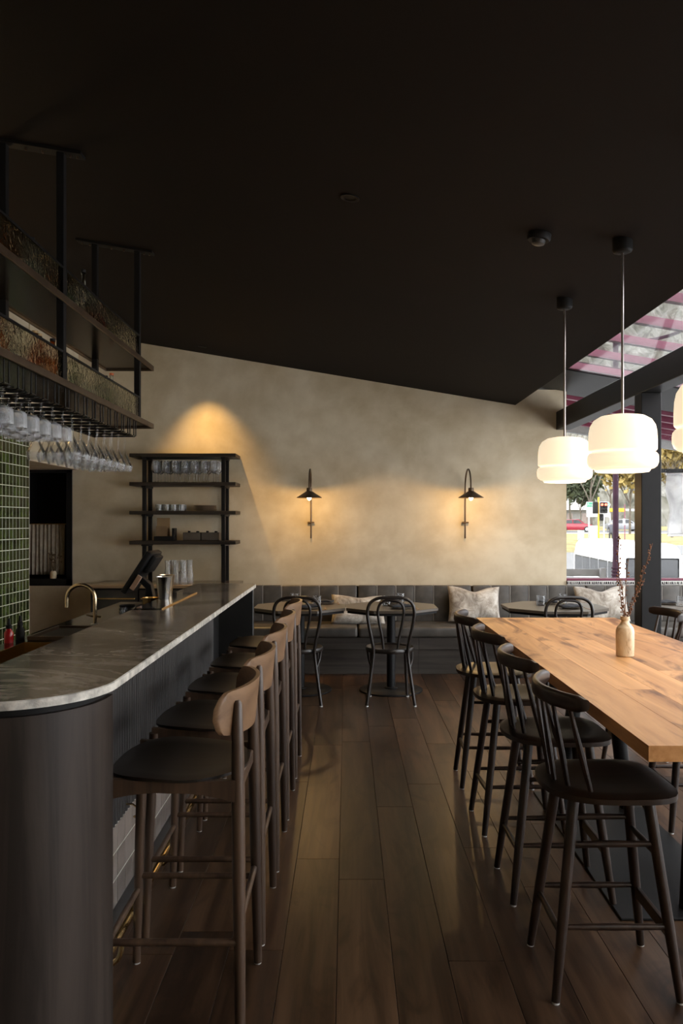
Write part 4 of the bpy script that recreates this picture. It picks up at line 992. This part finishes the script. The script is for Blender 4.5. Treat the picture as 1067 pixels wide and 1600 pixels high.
tree('bare_tree', 'bare grey tree left behind the pale house', bx_at(893, 118), 118, 17, None, 0, 8, .6)
tree('bare_tree', 'bare grey tree behind the plum street lamp', bx_at(957, 132), 132, 19, None, 0, 21, .62)
tree('olive_tree', 'dark evergreen tree beside the pale house roof', bx_at(908, 112), 112, 9.5, leaf_d, 12, 4, .5, .5)
tree('golden_tree', 'tall golden-leaved tree between the plum lamp and black post', bx_at(984, 84), 84, 12, leaf_y, 20, 5, .5, .42)
tree('olive_tree', 'olive-leaved tree just behind the black post', bx_at(1018, 112), 112, 15, leaf_g, 12, 6, .55, .45)
tree('golden_tree', 'golden tree seen right of the black post', bx_at(1064, 84), 84, 11, leaf_y, 6, 7, .55, .42)
tree('bare_tree', 'bare tree seen right of the black post', bx_at(1050, 70), 70, 11, None, 0, 13, .65)
for k, px in enumerate((862, 1075)):
    tree('bare_tree', 'tall bare tree high on the hill, %s from the left' % ORD[k], bx_at(px, 145), 145, 26, None, 0, 30+k, .6)

# pale house
hs = thing('pale_house', 'pale weatherboard house with light roof behind the red car', 'house', (bx_at(898, 124), 124, gz(120)))
wallm = pm('pale_weatherboard', (0.20, 0.195, 0.19), 0.8, var=0.04)
obj('wall', MB().box((-9, 0, -.5), (2.5, 8, 3.0)), wallm, hs, smooth=False)
obj('roof', MB().prism([(-.8, 2.9), (8.8, 2.9), (4, 6.2)], -9.6, 3.0, 'x'), pm('light_metal_roof', (0.40, 0.40, 0.40), 0.6), hs, smooth=False)
for x in (-1.2, 1.1):
    wv = obj('window', MB().box((x, -.06, .7), (x+.85, 0, 2.4)), pm('house_window', (0.20, 0.15, 0.13), 0.2), hs, smooth=False)
    obj('window_frame', MB().box((x-.08, -.08, .6), (x+.93, -.06, .7)).box((x-.08, -.08, 2.4), (x+.93, -.06, 2.5)).box((x-.08, -.08, .7), (x, -.06, 2.4)).box((x+.85, -.08, .7), (x+.93, -.06, 2.4)), wallm, wv, smooth=False)

# cars
tyre = pm('tyre_rubber', (0.015, 0.015, 0.015), 0.8); hub = pm('wheel_rim', (0.5, 0.5, 0.52), 0.35, 0.8); cglass = pm('car_glass', (0.02, 0.022, 0.025), 0.1)
def car(label, loc, rz, paint, L=4.3, W=1.75, H=1.5):
    t_ = thing('parked_car', label, 'car', loc, rz)
    body = [(-L/2, .35), (-L/2, .80), (-L/2+.1, .92), (-L*.40, 1.0), (-L*.27, H*.97), (L*.08, H), (L*.25, 1.0), (L*.44, .86), (L/2, .68), (L/2, .35), (L*.42, .22), (-L*.42, .22)]
    obj('body', MB().prism(body, -W/2, W/2, 'y', .06, 2), paint, t_, angle=.6)
    win = [(-L*.36, 1.0), (-L*.255, H*.93), (-L*.09, H*.95), (-L*.09, 1.0)]; win2 = [(-L*.07, 1.0), (-L*.07, H*.95), (L*.07, H*.95), (L*.20, 1.0)]
    for wn in (win, win2): obj('side_window', MB().prism(wn, -W/2-.01, W/2+.01, 'y'), cglass, t_, smooth=False)
    obj('windscreen', MB().prism([(L*.10, H*.985), (L*.245, 1.02), (L*.26, 1.03), (L*.115, H*1.0)], -W/2+.15, W/2-.15, 'y'), cglass, t_, smooth=False)
    for x in (-L*.31, L*.31):
        for s_ in (-1, 1):
            w_ = obj('wheel', MB().tube([(x, s_*(W/2-.19), .32), (x, s_*(W/2+.012), .32)], .32, 20), tyre, t_)
            obj('hub_cap', MB().tube([(x, s_*(W/2+.012), .32), (x, s_*(W/2+.02), .32)], .20, 16), hub, w_)
    for s_ in (-1, 1): obj('headlight', MB().box((L/2-.12, s_*(W/2-.35)-.14, .62), (L/2+.005, s_*(W/2-.35)+.14, .76), .02), pm('headlight_glass', (.8, .8, .8), .1) if 'headlight_glass' not in bpy.data.materials else bpy.data.materials['headlight_glass'], t_)
    return t_
red = pm('crimson_car_paint', (0.28, 0.014, 0.03), 0.25, var=.03, coat=.5); silver = pm('silver_car_paint', (0.22, 0.225, 0.235), 0.3, var=.03, coat=.5); wpaint = pm('white_car_paint', (0.78, 0.78, 0.78), 0.25, var=.02, coat=.5)
car('crimson hatchback parked in front of the pale house', (bx_at(896, 95), 95, gz(95)+.02), 0, red)
car('silver car parked behind the plum street lamp', (bx_at(975, 99), 99, gz(99)+.02), 0, silver)
car('white car at the right edge behind the minibus', (bx_at(1082, 44), 44, gz(44)), PI+.25, wpaint, 4.4, 1.8, 1.5)
# white minibus
vn = thing('minibus', 'white minibus parked outside below the window', 'van', (8.97, 26.0, -1.5), math.radians(-5))
Wv, Lv = 1.95, 8.0
pr = [(0, .35), (0, 1.6), (.10, 2.08), (.22, 2.22), (.5, 2.29), (1.45, 2.29), (1.73, 2.22), (1.85, 2.08), (1.95, 1.6), (1.95, .35)]
obj('body', MB().prism(pr, 0.0, Lv, 'y', .05, 2), wpaint, vn, angle=.6)
for k in range(5):
    y0 = .5+k*1.45
    obj('side_window', MB().prism([(-.012, .98), (.012, .98), (.095, 1.80), (.07, 1.80), (-.012, 1.58)], y0, y0+1.36, 'y'), cglass, vn, smooth=False)
for x0, x1 in ((.16, .93), (1.02, 1.79)):
    e_ = obj('rear_window', MB().box((x0, -.02, 1.02), (x1, .01, 1.78), .03), cglass, vn)
    obj('window_seal', MB().box((x0-.03, -.012, .99), (x1+.03, .005, 1.81), .03), tyre, e_)
for y in (1.3, 6.6):
    for x in (.02, 1.72): obj('wheel', MB().tube([(x-.03, y, .36), (x+.24, y, .36)], .36, 20), tyre, vn)
obj('bumper', MB().box((.02, -.10, .35), (1.93, .02, .60), .03), pm('grey_bumper', (.2, .2, .2), .5), vn)
for x in (.08, 1.77): obj('tail_light', MB().box((x, -.02, .72), (x+.10, .01, .98), .01), pm('tail_red', (.4, .02, .02), .2), vn)

# plum street lamp with a curved arm
lp = thing('street_lamp', 'plum painted street lamp standing outside the window', 'lamp post', (5.40, 16.0, -1.5))
obj('pole', MB().lathe([(.001, 0), (.085, 0), (.085, 1.85), (.072, 1.9), (.058, 2.3), (.055, 6.6), (.045, 7.0), (.001, 7.0)], n=20), purple, lp)
for z in (1.86, 1.93, 2.0, 2.07): obj('collar_ring', MB().lathe([(.06, z-.022), (.082, z-.018), (.088, z), (.082, z+.018), (.06, z+.022)], n=20), purple, lp)
obj('arm', MB().tube([(0, 0, 6.55)]+[(1.5*math.sin(a), 0, 6.6+.75*(1-math.cos(a))*.6) for a in [PI/2*i/8 for i in range(1, 9)]]+[(2.3, 0, 7.0)], .035, 8), purple, lp)
obj('lantern', MB().prism([(2.0, 6.86), (2.7, 6.86), (2.6, 7.02), (2.1, 7.04)], -.12, .12, 'y'), purple, lp, smooth=False)

# traffic light, signs, cabinets
yT = 59.0; U = yT/F
tl = thing('traffic_light', 'traffic light on a yellow pole showing red lamps', 'traffic light', (bx_at(935, yT), yT, gz(yT)))
yel = pm('yellow_pole_paint', (0.45, 0.29, 0.012), 0.4); wpl = pm('white_sign_paint', (0.42, 0.42, 0.43), 0.5)
obj('pole', MB().tube([(0, 0, 0), (0, 0, 3.35)], .065, 12), yel, tl)
obj('backboard', MB().box((.02, -.12, 2.12), (.65, -.10, 3.02), .03), wpl, tl)
hd = obj('signal_head', MB().box((.065, -.2, 2.17), (.605, -.121, 2.97), .03), black_matt, tl)
red_l = glow('red_lamp', (1.0, 0.12, 0.06), 4.0)
for cx_ in (.20, .47):
    for j, cz in enumerate((2.80, 2.56, 2.32)):
        ls = obj('lens', MB().tube([(cx_, -.22, cz), (cx_, -.201, cz)], .095, 16), red_l if j == 0 else tyre, hd)
        obj('visor', MB().lathe([(.105, 0), (.105, .13)], n=12, ang=PI, M=Matrix.Translation((cx_, -.20, cz)) @ Matrix.Rotation(PI/2, 4, 'X')), black_matt, hd)
obj('side_head', MB().box((-.40, -.15, 2.13), (-.07, .15, 3.0), .03), black_matt, tl)
obj('rear_head', MB().box((.08, .05, 1.6), (.40, .3, 2.1), .03), black_matt, tl)
yS = 61.0
def sx(px): return bx_at(px, yS)
def sz(py): return EYE-(py-VY)*yS/F
rs = thing('road_sign', 'white and green direction sign behind the traffic light', 'sign', (0, 0, 0))
obj('board', MB().box((sx(916), yS, sz(808)), (sx(934), yS+.05, sz(784)), .03), wpl, rs)
greenp = pm('sign_green', (0.02, 0.24, 0.13), 0.5); greyp = pm('sign_grey', (0.42, 0.44, 0.50), 0.5)
obj('green_panel', MB().box((sx(917), yS-.012, sz(792)), (sx(925.5), yS, sz(785))), greenp, rs, smooth=False)
obj('grey_panel', MB().box((sx(917), yS-.012, sz(800)), (sx(925.5), yS, sz(795))), greyp, rs, smooth=False)
def text(s_, loc, size, m, parent):
    cu = bpy.data.curves.new('lettering', 'FONT'); cu.body = s_; cu.size = size; cu.extrude = .003
    o = bpy.data.objects.new('lettering', cu); C.objects.link(o); dg = bpy.context.evaluated_depsgraph_get()
    me = bpy.data.meshes.new_from_object(o.evaluated_get(dg)); bpy.data.objects.remove(o)
    me.materials.append(m) if not me.materials else None
    o = put('lettering', me, parent, loc); o.rotation_euler = (PI/2, 0, 0); return o
text('Fran', (sx(917.4), yS-.016, sz(791)), .34, wpl, rs)
obj('grey_stripe', MB().box((sx(917), yS-.012, sz(805.5)), (sx(933), yS, sz(803.5))), greyp, rs, smooth=False)
for px in (920.5, ): obj('post', MB().tube([(sx(px), yS+.08, gz(yS)), (sx(px), yS+.08, sz(786))], .06, 8), wpl, rs)
r2 = thing('road_sign', 'white chevron sign on the right of the traffic light', 'sign', (0, 0, 0))
obj('board', MB().prism([(sx(945), sz(808)), (sx(952), sz(808)), (sx(952), sz(793)), (sx(954), sz(788)), (sx(951), sz(784)), (sx(945), sz(784))], yS, yS+.05, 'y'), wpl, r2, smooth=False)
obj('green_chevron', MB().prism([(sx(949.5), sz(785)), (sx(950.8), sz(785)), (sx(953), sz(788)), (sx(950.8), sz(791.5)), (sx(949.5), sz(791.5)), (sx(951.5), sz(788))], yS-.012, yS, 'y'), greenp, r2, smooth=False)
obj('grey_panel', MB().box((sx(945), yS-.012, sz(806)), (sx(951), yS, sz(802))), greyp, r2, smooth=False)
obj('post', MB().tube([(sx(944), yS+.08, gz(yS)), (sx(944), yS+.08, sz(786))], .06, 8), wpl, r2)
cb = tag(obj('utility_cabinet', MB().box((sx(919.5), yS-.6, gz(yS)), (sx(932.5), yS-.1, sz(822)), .03).box((sx(919.3), yS-.62, sz(823)), (sx(932.7), yS-.08, sz(821.3)), .02), wpl), 'white utility cabinet under the road sign', 'cabinet')
cb2 = tag(obj('utility_cabinet', MB().box((sx(902), yS-.4, gz(yS)), (sx(910.5), yS, sz(829)), .03).box((sx(901.6), yS-.42, sz(830)), (sx(910.8), yS+.02, sz(828.6)), .02), pm('green_grey_cabinet', (0.32, 0.40, 0.37), .6)), 'grey-green utility cabinet in front of the crimson car', 'cabinet')
yG = 105.0
gs = thing('fuel_canopy_sign', 'yellow canopy band far behind the plum lamp', 'sign', (bx_at(964, yG), yG, gz(yG)))
obj('band', MB().box((-1.2, -.5, 2.45), (.95, .5, 2.95), .03), yel, gs); obj('canopy', MB().box((.95, -.5, 2.55), (3.0, .5, 2.85), .03), wpl, gs)
for x in (-.9, 2.8): obj('post', MB().tube([(x, 0, 0), (x, 0, 2.5)], .1, 10), wpl, gs)
ps = thing('street_sign', 'small white sign on a thin maroon pole behind the plum lamp', 'sign', (bx_at(976, 56), 56, gz(56)))
obj('pole', MB().tube([(0, 0, 0), (0, 0, 3.0)], .035, 8), maroon, ps); obj('plate', MB().box((-.16, -.06, 1.55), (.02, -.035, 2.0), .01), wpl, ps)
# pedestrian
pe = thing('person', 'distant person in a dark jacket standing beside the plum lamp', 'person', (bx_at(954.5, 57), 57, gz(57)))
sk_ = bpy.data.meshes.new('figure')
J = [(0, 0, .93), (0, 0, 1.15), (0, 0, 1.40), (0, -.02, 1.52), (0, -.03, 1.66), (.09, 0, .90), (.10, -.02, .50), (.10, 0, .08), (.10, -.12, .04), (-.09, 0, .90), (-.10, .03, .50), (-.12, .08, .08), (-.12, -.04, .04), (.19, 0, 1.38), (.25, .02, 1.10), (.24, -.08, .86), (-.19, 0, 1.38), (-.25, .02, 1.10), (-.24, -.10, .88)]
E = [(0, 1), (1, 2), (2, 3), (3, 4), (0, 5), (5, 6), (6, 7), (7, 8), (0, 9), (9, 10), (10, 11), (11, 12), (2, 13), (13, 14), (14, 15), (2, 16), (16, 17), (17, 18)]
RR = [.15, .15, .17, .06, .105, .10, .07, .05, .04, .10, .07, .05, .04, .075, .055, .04, .075, .055, .04]
sk_.from_pydata(J, E, []); bo = put('body', sk_, pe)
md = bo.modifiers.new('skin', 'SKIN'); bo.modifiers.new('sub', 'SUBSURF').levels = 1
for v, r in zip(sk_.skin_vertices[0].data, RR): v.radius = (r, r*.8)
sk_.skin_vertices[0].data[0].use_root = True
pmx, nt, b = nodes('person_clothes'); tc = nt.nodes.new('ShaderNodeTexCoord'); sp = nt.nodes.new('ShaderNodeSeparateXYZ'); nt.links.new(tc.outputs['Object'], sp.inputs[0])
mdv = nt.nodes.new('ShaderNodeMath'); mdv.operation = 'DIVIDE'; mdv.inputs[1].default_value = 1.8; nt.links.new(sp.outputs[2], mdv.inputs[0])
c_ = ramp(nt, mdv.outputs[0], [(0.0, (.03, .03, .035)), (.50, (.06, .06, .075)), (.81, (.10, .10, .13)), (.845, (.45, .30, .23)), (.93, (.05, .035, .03))]); nt.nodes[-1].color_ramp.interpolation = 'CONSTANT'; nt.links.new(c_, b.inputs['Base Color'])
sk_.materials.append(pmx)
# covered terrace outside: dark soffit with maroon bars, gutter, brackets, clear blind
cn = thing('terrace_canopy', 'dark terrace canopy with maroon bars outside the window', 'canopy', (0, 0, 0))
def cbar(ya, yb, zlo, zhi): return MB().prism([(2.3, roof_z(2.3)+zlo), (7.0, roof_z(7.0)+zlo), (7.0, roof_z(7.0)+zhi), (2.3, roof_z(2.3)+zhi)], ya, yb, 'y')
obj('soffit', cbar(8.62, 10.75, .10, .14), black_paint, cn, smooth=False)
for y in (8.85, 9.25, 9.65, 10.05, 10.45): obj('bar', cbar(y-.035, y+.035, 0, .10), maroon, cn, smooth=False)
obj('gutter', cbar(10.75, 10.83, -.06, .14), pm('grey_gutter', (.30, .30, .30), .4), cn, smooth=False)
obj('post', MB().box((5.30, 10.68, -1.5), (5.36, 10.74, 2.46)), black_paint, cn, smooth=False)
obj('bracket', MB().box((4.14, 10.70, 2.16), (4.20, 10.75, 2.54)).box((4.14, 10.70, 2.16), (5.4, 10.75, 2.21)), black_paint, cn, smooth=False)
bm2, nt, b = nodes('clear_plastic_blind')
b.inputs['Base Color'].default_value = (.62, .63, .65, 1); b.inputs['Roughness'].default_value = .35; b.inputs['Alpha'].default_value = .62
f1, _ = tex(nt, 5.0, (1, 1, .5), 4, .5, 1.5); nt.links.new(ramp(nt, f1, [(.3, (.42, .43, .45)), (.7, (.80, .80, .82))]), b.inputs['Base Color'])
bl2 = MB()
def bf2(o_):
    def f(u, v): return Vector((4.33+.95*u+.03*math.sin(v*5)-.05*(v-.5)**2*(1 if u < .3 else 0), 10.74+o_+.04*math.sin(u*9+v*4)+.03*math.sin(v*11+u*3), 1.32+.815*v))
    return f
bl2.slab(bf2(0), bf2(.003), 26, 22)
bd = thing('terrace_blind', 'pale rumpled plastic blind hanging outside right of the post', 'blind', (0, 0, 0))
obj('sheet', bl2, bm2, bd, angle=3); obj('top_batten', MB().tube([(4.30, 10.73, 2.142), (5.35, 10.73, 2.142)], .018, 8), pm('batten_white', (.7, .7, .7), .5), bd); obj('bottom_batten', MB().tube([(4.33, 10.74, 1.315), (5.3, 10.74, 1.315)], .015, 8), bpy.data.materials['batten_white'], bd)
# grey outdoor bench back just outside the sill
ob_ = thing('outdoor_bench', 'grey slatted outdoor bench just outside the window by the plaster corner', 'bench', (0, 0, 0))
gm = pm('weathered_grey_timber', (.20, .20, .205), .8)
for k in range(4): obj('back_slat', MB().box((2.2, 9.42+.02*k, .55+.1*k), (2.55+.5, 9.45+.02*k, .635+.1*k), .004), gm, ob_, smooth=False)
for x in (2.25, 3.0): obj('leg', MB().box((x, 9.40, -.2), (x+.06, 9.47, .95)), gm, ob_, smooth=False)
obj('seat', MB().box((2.2, 9.47, .30), (3.05, 9.90, .34), .004), gm, ob_, smooth=False); obj('rear_leg', MB().box((2.25, 9.84, -.2), (2.31, 9.90, .30)).box((3.0, 9.84, -.2), (3.06, 9.90, .30)), gm, ob_, smooth=False)
strip_d = tag(obj('ground_deck', MB().box((-6, 8.62, -.4), (12, 10.9, -.2)), asph, smooth=False), 'raised terrace paving outside the window', 'ground', kind='structure')
